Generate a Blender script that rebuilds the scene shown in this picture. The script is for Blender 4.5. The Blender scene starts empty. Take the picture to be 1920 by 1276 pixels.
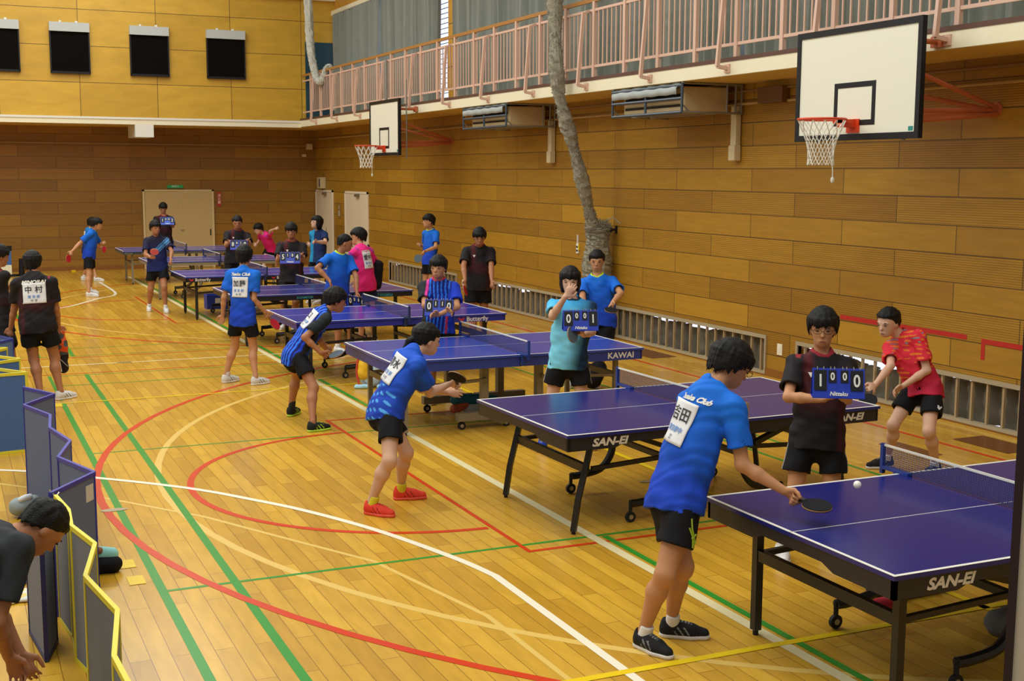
import bpy, bmesh, math, random
import numpy as np
from mathutils import Vector, Matrix, Quaternion
from mathutils.bvhtree import BVHTree
random.seed(7); np.random.seed(7)
sc = bpy.context.scene
COL = sc.collection
PI = math.pi
# ------------------------------------------------------------------ camera
F_PX, YAW, PIT, ROLL, CAMH = 2353.27, .425086, .132408, .004724, 2.5296
cd = bpy.data.cameras.new('camera'); cam = bpy.data.objects.new('camera', cd); COL.objects.link(cam)
cd.sensor_width = 36; cd.lens = F_PX * 36 / 1920; cd.clip_start = .05; cd.clip_end = 200
fw = Vector((math.sin(YAW)*math.cos(PIT), math.cos(YAW)*math.cos(PIT), -math.sin(PIT)))
rt = Vector((math.cos(YAW), -math.sin(YAW), 0)); up = rt.cross(fw)
r2 = rt*math.cos(ROLL) + up*math.sin(ROLL); u2 = up*math.cos(ROLL) - rt*math.sin(ROLL)
m = Matrix((r2, u2, -fw)).transposed().to_4x4(); m.translation = (0, 0, CAMH); cam.matrix_world = m
sc.camera = cam
# ------------------------------------------------------------------ light
sc.view_settings.view_transform = 'Standard'; sc.view_settings.look = 'None'
sc.view_settings.exposure = 0.0; sc.view_settings.gamma = 1
w = bpy.data.worlds.new('world'); sc.world = w; w.use_nodes = True
bg = w.node_tree.nodes['Background']; bg.inputs[0].default_value = (.97, 1, .96, 1); bg.inputs[1].default_value = .32
def area(name, loc, size, sy, power, col, rot=(0, 0, 0)):
    l = bpy.data.lights.new(name, 'AREA'); l.shape = 'RECTANGLE'; l.size = size; l.size_y = sy; l.energy = power; l.color = col
    o = bpy.data.objects.new(name, l); COL.objects.link(o); o.location = loc; o.rotation_euler = rot; return o
for i, y in enumerate((3, 9.5, 16, 22.5, 28)):
    for x in (-3, 3.2):
        area('ceiling_lamp', (x, y, 9.0), 4.2, 4.2, 270, (1, .99, .93))
area('left_window_light', (-8, 14, 5.5), 22, 2.4, 350, (.93, .97, 1), (0, math.radians(-75), 0))
# ------------------------------------------------------------------ helpers
def lin(c):
    if isinstance(c, str): c = tuple(int(c[i:i+2], 16)/255 for i in (0, 2, 4))
    return tuple((v/12.92 if v <= .04045 else ((v+.055)/1.055)**2.4) for v in c)
def mat(name, col, rough=.5, metal=0, emit=None, es=1, noise=0, nscale=20, bump=0, bscale=60, coat=0, spec=.5, vcol=False):
    m = bpy.data.materials.new(name); m.use_nodes = True; nt = m.node_tree; b = nt.nodes['Principled BSDF']
    b.inputs['Roughness'].default_value = rough; b.inputs['Metallic'].default_value = metal
    b.inputs['Specular IOR Level'].default_value = spec
    if coat: b.inputs['Coat Weight'].default_value = coat; b.inputs['Coat Roughness'].default_value = .12
    c = lin(col); b.inputs['Base Color'].default_value = (*c, 1)
    tc = nt.nodes.new('ShaderNodeTexCoord')
    if vcol or noise:
        n = nt.nodes.new('ShaderNodeTexNoise'); n.inputs['Scale'].default_value = nscale; n.inputs['Detail'].default_value = 4
        nt.links.new(tc.outputs['Object'], n.inputs['Vector'])
        mr = nt.nodes.new('ShaderNodeMapRange'); mr.inputs['To Min'].default_value = 1-(noise or .04); mr.inputs['To Max'].default_value = 1+(noise or .04)
        nt.links.new(n.outputs['Fac'], mr.inputs['Value'])
        mx = nt.nodes.new('ShaderNodeMix'); mx.data_type = 'RGBA'; mx.blend_type = 'MULTIPLY'; mx.inputs[0].default_value = 1
        if vcol:
            a = nt.nodes.new('ShaderNodeAttribute'); a.attribute_name = 'Col'; nt.links.new(a.outputs['Color'], mx.inputs[6])
        else: mx.inputs[6].default_value = (*c, 1)
        nt.links.new(mr.outputs[0], mx.inputs[7]); nt.links.new(mx.outputs[2], b.inputs['Base Color'])
    if emit is not None:
        b.inputs['Emission Color'].default_value = (*lin(emit), 1); b.inputs['Emission Strength'].default_value = es
    if bump:
        n2 = nt.nodes.new('ShaderNodeTexNoise'); n2.inputs['Scale'].default_value = bscale; n2.inputs['Detail'].default_value = 3
        nt.links.new(tc.outputs['Object'], n2.inputs['Vector'])
        bp = nt.nodes.new('ShaderNodeBump'); bp.inputs['Strength'].default_value = bump; bp.inputs['Distance'].default_value = .01
        nt.links.new(n2.outputs['Fac'], bp.inputs['Height']); nt.links.new(bp.outputs[0], b.inputs['Normal'])
    return m
def node(nt, t, **k):
    n = nt.nodes.new(t)
    for a, v in k.items():
        if a.startswith('i_'): n.inputs[a[2:].replace('_', ' ')].default_value = v
        else: setattr(n, a, v)
    return n
def plank_mat(name, swap, bw, bh, c1, c2, mortar, msize, grain, rough, off=.5, groove=0, z0=0, x0=0, coat=0, streak=8, ramp=None):
    """rows of boards from a brick pattern; swap picks which object axes are (along, across)"""
    m = bpy.data.materials.new(name); m.use_nodes = True; nt = m.node_tree; L = nt.links; b = nt.nodes['Principled BSDF']
    tc = node(nt, 'ShaderNodeTexCoord'); sp = node(nt, 'ShaderNodeSeparateXYZ'); L.new(tc.outputs['Object'], sp.inputs[0])
    ax = node(nt, 'ShaderNodeMath', operation='ADD'); ax.inputs[1].default_value = x0; L.new(sp.outputs[swap[0]], ax.inputs[0])
    az = node(nt, 'ShaderNodeMath', operation='ADD'); az.inputs[1].default_value = z0; L.new(sp.outputs[swap[1]], az.inputs[0])
    cb = node(nt, 'ShaderNodeCombineXYZ'); L.new(ax.outputs[0], cb.inputs[0]); L.new(az.outputs[0], cb.inputs[1])
    br = node(nt, 'ShaderNodeTexBrick', offset=off, squash=1)
    L.new(cb.outputs[0], br.inputs['Vector'])
    br.inputs['Scale'].default_value = 1; br.inputs['Brick Width'].default_value = bw; br.inputs['Row Height'].default_value = bh
    br.inputs['Mortar Size'].default_value = msize; br.inputs['Mortar Smooth'].default_value = .1; br.inputs['Bias'].default_value = 0
    br.inputs['Color1'].default_value = (*lin(c1), 1); br.inputs['Color2'].default_value = (*lin(c2), 1); br.inputs['Mortar'].default_value = (*lin(mortar), 1)
    mp = node(nt, 'ShaderNodeMapping'); L.new(cb.outputs[0], mp.inputs[0]); mp.inputs['Scale'].default_value = (1, streak, 1)
    ns = node(nt, 'ShaderNodeTexNoise'); ns.inputs['Scale'].default_value = grain; ns.inputs['Detail'].default_value = 6; ns.inputs['Distortion'].default_value = .4
    L.new(mp.outputs[0], ns.inputs['Vector'])
    mr = node(nt, 'ShaderNodeMapRange'); mr.inputs['From Min'].default_value = .3; mr.inputs['From Max'].default_value = .7
    mr.inputs['To Min'].default_value = .9; mr.inputs['To Max'].default_value = 1.09
    L.new(ns.outputs['Fac'], mr.inputs['Value'])
    mx = node(nt, 'ShaderNodeMix', data_type='RGBA', blend_type='MULTIPLY'); mx.inputs[0].default_value = 1
    L.new(br.outputs['Color'], mx.inputs[6]); L.new(mr.outputs[0], mx.inputs[7])
    last = mx.outputs[2]
    if groove:   # fine acoustic grooves on every second row of panels
        dv = node(nt, 'ShaderNodeMath', operation='DIVIDE'); L.new(az.outputs[0], dv.inputs[0]); dv.inputs[1].default_value = bh*2
        fr = node(nt, 'ShaderNodeMath', operation='FRACT'); L.new(dv.outputs[0], fr.inputs[0])
        gt = node(nt, 'ShaderNodeMath', operation='GREATER_THAN'); gt.inputs[1].default_value = .5; L.new(fr.outputs[0], gt.inputs[0])
        sn = node(nt, 'ShaderNodeMath', operation='MULTIPLY'); sn.inputs[1].default_value = 2*PI/.024; L.new(az.outputs[0], sn.inputs[0])
        s2 = node(nt, 'ShaderNodeMath', operation='SINE'); L.new(sn.outputs[0], s2.inputs[0])
        g2 = node(nt, 'ShaderNodeMath', operation='GREATER_THAN'); g2.inputs[1].default_value = .55; L.new(s2.outputs[0], g2.inputs[0])
        ml = node(nt, 'ShaderNodeMath', operation='MULTIPLY'); L.new(gt.outputs[0], ml.inputs[0]); L.new(g2.outputs[0], ml.inputs[1])
        mg = node(nt, 'ShaderNodeMath', operation='MULTIPLY'); L.new(ml.outputs[0], mg.inputs[0]); mg.inputs[1].default_value = groove
        mk = node(nt, 'ShaderNodeMix', data_type='RGBA', blend_type='MULTIPLY'); L.new(mg.outputs[0], mk.inputs[0]); L.new(last, mk.inputs[6]); mk.inputs[7].default_value = (.5, .42, .32, 1)
        last = mk.outputs[2]
    L.new(last, b.inputs['Base Color']); b.inputs['Roughness'].default_value = rough
    if coat: b.inputs['Coat Weight'].default_value = coat; b.inputs['Coat Roughness'].default_value = .18
    return m
class MB:
    """collects shapes for ONE mesh object"""
    def __init__(s): s.v = []; s.f = []; s.mi = []
    def add(s, vs, fs, mi=0):
        n = len(s.v); s.v += [tuple(v) for v in vs]; s.f += [tuple(i+n for i in f) for f in fs]; s.mi += [mi]*len(fs); return s
    def box(s, x0, x1, y0, y1, z0, z1, mi=0):
        return s.add([(x, y, z) for x in (x0, x1) for y in (y0, y1) for z in (z0, z1)],
                     [(0, 1, 3, 2), (4, 6, 7, 5), (0, 4, 5, 1), (2, 3, 7, 6), (0, 2, 6, 4), (1, 5, 7, 3)], mi)
    def bar(s, a, b, wx, wy, upv=(0, 0, 1), mi=0):
        a, b = Vector(a), Vector(b); d = (b-a).normalized(); u = Vector(upv)
        if abs(d.dot(u)) > .98: u = Vector((0, 1, 0))
        r = d.cross(u).normalized(); u = r.cross(d)
        vs = [p + r*sx*wx/2 + u*sy*wy/2 for p in (a, b) for sx, sy in ((-1, -1), (1, -1), (1, 1), (-1, 1))]
        return s.add(vs, [(3, 2, 1, 0), (4, 5, 6, 7), (0, 1, 5, 4), (1, 2, 6, 5), (2, 3, 7, 6), (3, 0, 4, 7)], mi)
    def tube(s, pts, r, n=10, mi=0, caps=True):
        pts = [Vector(p) for p in pts]; rs = r if hasattr(r, '__len__') else [r]*len(pts)
        d0 = (pts[1]-pts[0]).normalized(); u = Vector((0, 0, 1)) if abs(d0.z) < .9 else Vector((1, 0, 0))
        vs = []; N = len(pts)
        for i, p in enumerate(pts):
            d = (pts[min(i+1, N-1)]-pts[max(i-1, 0)]).normalized(); rr = d.cross(u).normalized(); u = rr.cross(d).normalized()
            vs += [p + (rr*math.cos(2*PI*k/n) + u*math.sin(2*PI*k/n))*rs[i] for k in range(n)]
        fs = [(i*n+k, i*n+(k+1) % n, (i+1)*n+(k+1) % n, (i+1)*n+k) for i in range(N-1) for k in range(n)]
        if caps: fs += [tuple(range(n-1, -1, -1)), tuple((N-1)*n+k for k in range(n))]
        return s.add(vs, fs, mi)
    def disc(s, c, ax, r, th, n=24, mi=0):
        c = Vector(c); ax = Vector(ax).normalized(); return s.tube([c-ax*th/2, c+ax*th/2], r, n, mi)
    def ball(s, c, r, n=12, mi=0, sc=(1, 1, 1)):
        vs = [(c[0]+r*sc[0]*math.sin(PI*i/n)*math.cos(2*PI*j/n), c[1]+r*sc[1]*math.sin(PI*i/n)*math.sin(2*PI*j/n), c[2]+r*sc[2]*math.cos(PI*i/n)) for i in range(n+1) for j in range(n)]
        return s.add(vs, [(i*n+j, (i+1)*n+j, (i+1)*n+(j+1) % n, i*n+(j+1) % n) for i in range(n) for j in range(n)], mi)
    def build(s, name, mats, parent=None, loc=None, smooth=False, bevel=0):
        me = bpy.data.meshes.new(name); me.from_pydata(s.v, [], s.f)
        for mm in (mats if isinstance(mats, (list, tuple)) else [mats]): me.materials.append(mm)
        me.polygons.foreach_set('material_index', s.mi)
        if smooth: me.polygons.foreach_set('use_smooth', [True]*len(me.polygons))
        me.validate(); me.update(); o = bpy.data.objects.new(name, me); COL.objects.link(o)
        if smooth:
            try: me.set_sharp_from_angle(angle=math.radians(50))
            except Exception: pass
        if parent: o.parent = parent
        if loc: o.location = loc
        if bevel:
            bv = o.modifiers.new('bevel', 'BEVEL'); bv.width = bevel; bv.segments = 2; bv.limit_method = 'ANGLE'
        return o
def tag(o, label=None, cat=None, group=None, kind=None):
    if label: o['label'] = label
    if cat: o['category'] = cat
    if group: o['group'] = group
    if kind: o['kind'] = kind
    return o
def empty(name, loc, label, cat, group=None, rz=0):
    o = bpy.data.objects.new(name, None); COL.objects.link(o); o.location = loc; o.rotation_euler = (0, 0, rz); o.empty_display_size = .1
    return tag(o, label, cat, group)
def copy_tree(o, parent=None):
    c = o.copy(); COL.objects.link(c)
    if parent: c.parent = parent
    for ch in list(o.children): copy_tree(ch, c)
    return c
def text_mesh(txt, size, ext=.0, shear=0, spacing=1, bold=0, width=1):
    """writing as a mesh in the XY plane, centred; returns verts, faces"""
    cu = bpy.data.curves.new('t', 'FONT'); cu.body = txt; cu.size = size; cu.extrude = ext; cu.shear = shear; cu.space_character = spacing
    cu.align_x = 'CENTER'; cu.align_y = 'CENTER'; cu.offset = bold; cu.resolution_u = 3
    o = bpy.data.objects.new('t', cu); COL.objects.link(o)
    dg = bpy.context.evaluated_depsgraph_get(); me = bpy.data.meshes.new_from_object(o.evaluated_get(dg))
    vs = [Vector((v.co.x*width, v.co.y, v.co.z)) for v in me.vertices]; fs = [tuple(p.vertices) for p in me.polygons]
    bpy.data.objects.remove(o); bpy.data.curves.remove(cu); bpy.data.meshes.remove(me); return vs, fs
def place(vs, o, ex, ey, ez):
    o, ex, ey, ez = Vector(o), Vector(ex), Vector(ey), Vector(ez); return [o+ex*v.x+ey*v.y+ez*v.z for v in vs]
def writing(name, txt, size, o, ex, ey, m, parent=None, **k):
    vs, fs = text_mesh(txt, size, **k); ez = Vector(ex).cross(Vector(ey))
    return MB().add(place(vs, o, ex, ey, ez), fs).build(name, m, parent)
def struct(o): return tag(o, kind='structure')
def catmull(pts, n=8):
    P = [pts[0]]+list(pts)+[pts[-1]]; out = []
    for i in range(1, len(P)-2):
        p0, p1, p2, p3 = [np.array(q, float) for q in P[i-1:i+3]]
        for k in range(n):
            t = k/n; out.append(tuple(.5*((2*p1)+(-p0+p2)*t+(2*p0-5*p1+4*p2-p3)*t*t+(-p0+3*p1-3*p2+p3)*t**3)))
    out.append(tuple(pts[-1])); return out
# ------------------------------------------------------------------ materials
M = {}
M['floor'] = plank_mat('floor_boards', ('Y', 'X'), 1.3, .11, 'd4a536', 'bb8b27', '8e651a', .0025, 3.0, .24, off=.37, coat=.0, streak=5)
M['floor'].node_tree.nodes['Principled BSDF'].inputs['Specular IOR Level'].default_value = .3
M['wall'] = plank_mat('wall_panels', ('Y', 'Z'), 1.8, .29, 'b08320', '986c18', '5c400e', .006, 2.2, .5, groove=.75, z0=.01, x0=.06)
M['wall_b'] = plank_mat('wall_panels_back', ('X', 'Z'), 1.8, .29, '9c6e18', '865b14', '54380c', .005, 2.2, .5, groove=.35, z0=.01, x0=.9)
M['wall_u'] = plank_mat('wall_panels_upper', ('X', 'Z'), 1.8, .85, 'd0a434', 'c2962a', '6a4c10', .008, 1.6, .45, off=0, z0=-3.78+8.5, x0=.45, streak=3)
M['wall_ur'] = plank_mat('wall_panels_upper_side', ('Y', 'Z'), 1.8, .85, 'cb9636', 'be8a2b', '664510', .008, 1.6, .45, off=0, z0=-3.78+8.5, streak=3)
M['cream'] = mat('cream_paint', 'ece4c4', .5, noise=.04)
M['white'] = mat('white_paint', 'e6e4d8', .45, noise=.02)
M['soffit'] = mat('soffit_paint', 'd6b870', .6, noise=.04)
M['red'] = mat('red_paint', 'cc3a10', .3, spec=.2); M['green'] = mat('green_paint', '2f8c2c', .3, spec=.2); M['yel'] = mat('yellow_paint', 'e8c516', .3, spec=.2)
M['beige'] = mat('beige_paint', 'dcb860', .3, spec=.2); M['wline'] = mat('white_line_paint', 'efe6cc', .35); M['cline'] = mat('cream_line_paint', 'e4d7a6', .35)
M['pink'] = mat('salmon_paint', 'd8b29c', .45); M['pinkd'] = mat('salmon_arm_paint', 'c06a44', .45)
M['rail_wood'] = mat('handrail_wood', 'a8743a', .4, noise=.1, nscale=8)
M['black'] = mat('black_plastic', '101014', .5, spec=.35); M['blackm'] = mat('black_metal', '1c1b19', .4, noise=.1); M['dark'] = mat('dark_screen', '0b0805', .9, noise=.2, nscale=4, spec=.1)
M['greym'] = mat('grey_metal', '8f8c82', .4, metal=.4); M['darkgrey'] = mat('dark_grey_metal', '46515a', .4, metal=.3)
M['steel'] = mat('steel', 'b8b6ae', .3, metal=.8)
M['curtain'] = mat('grey_curtain', '84887f', .85, noise=.12, nscale=3, bump=.3, bscale=200)
M['curtain_low'] = mat('brown_grey_curtain', '6a6455', .6, noise=.3, nscale=8)
M['glass_lit'] = mat('daylit_window_glass', 'e8f0ff', .3, emit='dfe8ff', es=1.4)
M['door'] = mat('beige_door', 'c6aa72', .5, noise=.03); M['doorf'] = mat('door_frame', 'd8c08c', .5); M['door2'] = mat('pale_door', 'e0d0b2', .5, noise=.03)
M['blued'] = mat('dark_blue_door', '1f4250', .5); M['rubber'] = mat('black_rubber', '121212', .7)
M['base'] = mat('wooden_baseboard', '8a5718', .5, noise=.12, nscale=6)
M['net'] = mat('rope_net', '9a9480', .95, noise=.35, nscale=60, bump=1, bscale=120); M['netw'] = mat('pale_rope_net', 'c6c5b8', .95, noise=.25, nscale=60, bump=1, bscale=120)
M['board'] = mat('backboard_white', 'e9e6d2', .35); M['hoop'] = mat('hoop_orange', 'd8431a', .4); M['cord'] = mat('white_cord', 'e2dfd0', .8)
# ------------------------------------------------------------------ floor with its painted lines
WX, YB, YU = 9.43, 34.0, 32.0       # side wall, lower end wall, upper end wall
fl = MB(); fl.add([(-9, -3, 0), (WX+.4, -3, 0), (WX+.4, YB+.4, 0), (-9, YB+.4, 0)], [(0, 1, 2, 3)], 0)
def line(pts, wd, mi, z):
    pts = [Vector((p[0], p[1], z)) for p in pts]; vs = []
    for i, p in enumerate(pts):
        d = (pts[min(i+1, len(pts)-1)]-pts[max(i-1, 0)]).normalized(); n = Vector((-d.y, d.x, 0))*wd/2; vs += [p+n, p-n]
    fl.add(vs, [(2*i+1, 2*i+3, 2*i+2, 2*i) for i in range(len(pts)-1)], mi)
def arc(cx, cy, r, a0, a1, n=48): return [(cx+r*math.cos(math.radians(a0+(a1-a0)*i/n)), cy+r*math.sin(math.radians(a0+(a1-a0)*i/n))) for i in range(n+1)]
RED, GRN, YEL, BEI, WHT, CRM = 1, 2, 3, 4, 5, 6
for cy in (9.88, 23.9):
    line([(9.3, cy+6.85)]+arc(7.86, cy, 6.85, 90, 270)+[(9.3, cy-6.85)], .06, RED, .0018)
    line([(9.3, cy+6.12)]+arc(7.62, cy, 6.12, 90, 270)+[(9.3, cy-6.12)], .06, BEI, .0006)
    line(arc(3.53, cy, 1.82, 92, 268), .055, RED, .0018)
    line([(9.3, cy+2.45), (3.5, cy+2.45), (3.5, cy-2.45), (9.3, cy-2.45)], .05, RED, .0018)
line(catmull([(-1.2, 12.1), (.34, 11.33), (1.04, 10.74), (1.69, 10.08), (2.1, 9.5), (2.4, 9.0), (2.72, 8.3), (2.98, 7.5), (3.08, 7.05)])+[(3.08, 0)], .055, WHT, .0026)
line([(-.4, 11.6), (.99, 10.1), (1.43, 9.48), (1.65, 9.18), (2.13, 8.27), (2.47, 7.64), (2.75, 6.4), (2.8, 3)], .035, BEI, .0008)
line(catmull([(3.22, 30.2), (3.22, 27.2), (2.75, 26.2), (1.95, 24.7), (1.0, 24.2)]), .06, WHT, .0026)
line([(4.05, -2), (4.05, 31.5)], .075, CRM, .0022)
for a, b in ((-2, 7.55), (12.95, 14.9), (16.2, 18.2), (19.6, 31)): line([(4.14, a), (4.14, b)], .05, GRN, .002)
for x in (6.73, 7.16): line([(x, 1), (x, 16.3)], .04, GRN, .001)
line([(1.55, 2), (1.55, 16.4)], .055, GRN, .001); line([(1.55, 18.1), (1.55, 25)], .055, GRN, .001)
line([(1.11, 2), (1.11, 14.45)], .055, GRN, .001); line([(1.11, 18.1), (1.11, 25)], .05, GRN, .001); line([(1.11, 14.6), (1.11, 16.4)], .04, GRN, .001)
for y in (7.58, 11.68, 15.6, 16.36, 18.1, 18.9): line([(1.11, y), (8.6, y)], .035 if y < 8 else .03, GRN, .0011)
for y in (16.5, 17.95): line([(.4, y), (8.6, y)], .03, RED, .0019)
line([(.4, 17.24), (8.55, 17.24)], .045, CRM, .0023)
line([(8.57, -1), (8.57, 31)], .05, RED, .0019)
for y, a, b in ((5.36, 2.6, 8.6), (14.4, .9, 4.9), (20.0, .9, 8.6), (28.5, .9, 8.6)): line([(a, y), (b, y)], .055 if y < 6 else .045, YEL, .003)
line([(5.5, 5.3), (5.5, 14.4)], .055, YEL, .003)
for x, y in ((.98, 8.22), (.99, 7.86), (1.04, 14.29)): fl.add([(x-.05, y-.09, .003), (x+.05, y-.09, .003), (x+.05, y+.09, .003), (x-.05, y+.09, .003)], [(0, 1, 2, 3)], YEL)
M['scuff'] = mat('brown_mark', '6b3d12', .35); M['hatch'] = mat('metal_hatch', 'a89f80', .3, metal=.5)
for x, y, a, b in ((9.05, 15.3, .2, .45), (9.0, 8.75, .2, .35), (8.1, 8.9, .12, .3)): fl.add([(x-a, y-b, .003), (x+a, y-b, .003), (x+a, y+b, .003), (x-a, y+b, .003)], [(0, 1, 2, 3)], 7)
for x, y in ((1.07, 9.62), (2.12, 17.25), (5.25, 8.8)):
    fl.add([(x+.1*math.cos(t*PI/8), y+.045*math.sin(t*PI/8), .0035) for t in range(16)], [tuple(range(16))], 8)
floor = struct(fl.build('floor', [M['floor'], M['red'], M['green'], M['yel'], M['beige'], M['wline'], M['cline'], M['scuff'], M['hatch']]))
# ------------------------------------------------------------------ walls
GZ, GT = 3.68, 3.84                 # gallery slab underside and top
TOPZ = 8.2
openings = [(-1.5, 12.37), (13.04, 22.85), (23.55, 27.75)]    # low lattice windows
wr = MB(); wr.box(WX, WX+.25, -3, YB, .5, GZ); wr.box(WX, WX+.25, -3, YB, -.05, .025)
ys = [-3]+[v for o_ in openings for v in o_]+[YB]
for i in range(0, len(ys), 2): wr.box(WX, WX+.25, ys[i], ys[i+1], .025, .5)
struct(wr.build('wall_right', M['wall']))
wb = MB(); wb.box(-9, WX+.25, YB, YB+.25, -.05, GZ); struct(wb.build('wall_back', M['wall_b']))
wu = MB(); wu.box(-9, 8.5, YU, YU+.25, GZ+.0, TOPZ); wu.box(8.5, WX+.25, YU, YU+.25, GT, TOPZ); struct(wu.build('wall_back_upper', M['wall_u']))
wru = MB()
UW = [(8.0, 23.42), (24.15, 31.75)]  # tall gallery windows
zs0, zs1 = 3.95, 6.5
wru.box(WX, WX+.25, 0, 8, GT, TOPZ); wru.box(WX, WX+.25, 8, YU, GT, zs0); wru.box(WX, WX+.25, 8, YU, zs1, TOPZ)
wru.box(WX, WX+.25, 23.42, 24.0, zs0, zs1); wru.box(WX, WX+.25, 31.75, YU, zs0, zs1)
struct(wru.build('wall_right_upper', M['wall_ur']))
# gallery slab and end soffit
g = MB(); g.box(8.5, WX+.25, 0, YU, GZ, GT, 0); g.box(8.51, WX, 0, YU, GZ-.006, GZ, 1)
struct(g.build('trim_1', [M['cream'], M['soffit']]))
g = MB(); g.box(8.49, 8.56, 0, YU, GT, GT+.045); struct(g.build('trim_2', mat('gallery_kerb', '5b3a2c', .6)))
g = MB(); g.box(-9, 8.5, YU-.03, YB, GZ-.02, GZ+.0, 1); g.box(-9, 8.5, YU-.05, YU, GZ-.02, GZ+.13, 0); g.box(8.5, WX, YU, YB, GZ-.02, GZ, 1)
struct(g.build('trim_3', [M['cream'], M['soffit']]))
g = MB(); g.box(-9, 8.5, YU-.07, YU-.05, GZ+.1, GZ+.15); struct(g.build('trim_4', M['white']))
g = MB(); g.box(WX-.015, WX, -3, 28.5, 0, .045); g.box(WX-.015, WX, 12.37, 13.04, .045, .1); struct(g.build('baseboard_right', M['base']))
g = MB(); g.box(-9, 4.78, YB-.02, YB, 0, .1); g.box(6.62, WX, YB-.02, YB, 0, .1); struct(g.build('baseboard_back', M['base']))
g = MB(); g.box(WX-.08, WX, 8, YU, 6.5, 6.62); struct(g.build('trim_5', M['cream']))
g = MB(); g.box(6.5, WX, YU-.12, YU, 6.86, 6.95); struct(g.build('trim_6', M['cream']))
# near doorway post at the right edge of the view
g = MB(); az = math.atan2(.745, .79)
dn = Vector((math.cos(az), math.sin(az), 0)); sd = Vector((dn.y, -dn.x, 0)); p0 = dn*1.25 + sd*.0
def obox(mb, o, a, b, la, lb, z0, z1, mi=0):
    vs = [o+a*i*la+b*j*lb+Vector((0, 0, k)) for i in (0, 1) for j in (0, 1) for k in (z0, z1)]
    mb.add(vs, [(0, 1, 3, 2), (4, 6, 7, 5), (0, 4, 5, 1), (2, 3, 7, 6), (0, 2, 6, 4), (1, 5, 7, 3)], mi)
obox(g, p0, sd, dn, .008, .05, 0, 3.4, 0); obox(g, p0+sd*.008+dn*.002, sd, dn, .3, .046, 0, 3.4, 1)
struct(g.build('trim_7', [mat('maroon_edge', '2a1118', .5), mat('grey_post', 'd2c9b6', .6)]))
# low windows: lattice, frame, sagging curtain, daylight behind
for wi, (a, b) in enumerate(openings):
    rwin = empty('window_%d' % (wi+1), (WX, (a+b)/2, 0), None, None); struct(rwin); oy = (a+b)/2
    f = MB(); f.box(-.02, .05, a-oy-.03, b-oy+.03, .47, .515); f.box(-.02, .05, a-oy-.03, b-oy+.03, .02, .055); f.box(-.02, .05, a-oy-.03, a-oy, .055, .47); f.box(-.02, .05, b-oy, b-oy+.03, .055, .47)
    f.build('window_frame', M['greym'] if 0 else mat('window_frame_paint', 'a89a7c', .5), rwin)
    l = MB(); y = a+.1
    while y < b-.03:
        l.box(.0, .03, y-oy-.012, y-oy+.012, .055, .47); y += .21
    l.build('lattice', mat('lattice_wood', 'a8906a', .5), rwin)
    p = MB(); p.box(.17, .2, a-oy, b-oy, .02, .5); p.build('pane', M['glass_lit'], rwin)
    # curtain: folded strip, its top hem sagging between hooks
    n = int((b-a)/.02); vs = []; fs = []; ph = random.random()*9
    for i in range(n+1):
        y = a+(b-a)*i/n; fx = .11+.03*math.sin(y*31+ph+math.sin(y*3))+.016*math.sin(y*57); lowz = .03+.006*math.sin(y*7)
        sag = max(0, (.055 if wi == 0 else .036)+math.sin(y*2.1+ph)*.04+math.sin(y*5.3)*.03+.012*math.sin(y*23))
        for k in range(7): vs.append((fx+.014*math.sin(k*2.2+y*13), y-oy, lowz+(.49-sag-lowz)*k/6))
    for i in range(n):
        for k in range(6): fs.append((i*7+k, (i+1)*7+k, (i+1)*7+k+1, i*7+k+1))
    MB().add(vs, fs).build('curtain', M['curtain_low'], rwin, smooth=True)
# tall gallery windows with drawn curtains
def curtain(a, b, z0, z1, x, name, parent, oy, seed):
    n = int((b-a)/.025); vs = []; fs = []; rnd = random.Random(seed); ph = rnd.random()*9
    for i in range(n+1):
        y = a+(b-a)*i/n; fx = x+.05*math.sin(y*26+1.4*math.sin(y*1.7+ph))+.02*math.sin(y*61+ph)
        for k in range(9): t = k/8; vs.append((fx*(1)+.01*math.sin(t*5+y*3), y-oy, z0+(z1-z0)*t))
    for i in range(n):
        for k in range(8): fs.append((i*9+k, (i+1)*9+k, (i+1)*9+k+1, i*9+k+1))
    return MB().add(vs, fs).build(name, M['curtain'], parent, smooth=True)
for wi, (a, b) in enumerate(UW):
    rw = struct(empty('window_%d' % (wi+4), (WX, (a+b)/2, 0), None, None)); oy = (a+b)/2
    p = MB(); p.box(.14, .16, a-oy, b-oy, zs0, zs1); p.build('pane', M['glass_lit'], rw)
    f = MB(); f.box(.1, .14, a-oy, b-oy, zs0, zs0+.05); f.box(.1, .14, a-oy, b-oy, zs1-.05, zs1)
    y = a
    while y <= b: f.box(.1, .14, y-oy-.02, y-oy+.02, zs0, zs1); y += .9
    z = zs0
    while z < zs1: f.box(.12, .14, a-oy, b-oy, z, z+.012); z += .1
    f.build('window_frame', M['darkgrey'], rw)
curts = [(7.2, 13.5), (13.55, 18.28), (18.42, 23.4), (24.15, 27.9), (28.0, 30.9), (30.98, 31.72)]
labs = ['grey gallery curtain nearest the camera, behind the backboard', 'grey gallery curtain between the near backboard and the thick hanging rope net', 'grey gallery curtain beside the bright window gap, on its near side',
        'long grey gallery curtain on the far side of the bright gap', 'grey gallery curtain in folds left of the dark fold line', 'narrow grey gallery curtain at the far corner by the blue door']
for i, (a, b) in enumerate(curts):
    r = empty('curtain', (WX-.1, (a+b)/2, 3.86), labs[i], 'curtain', 'curtains along the gallery windows')
    curtain(a, b, .04, 2.62, 0, 'cloth', r, (a+b)/2, i)
    MB().bar((0, a-(a+b)/2, 2.63), (0, b-(a+b)/2, 2.63), .03, .03).build('curtain_rail', M['greym'], r)
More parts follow.
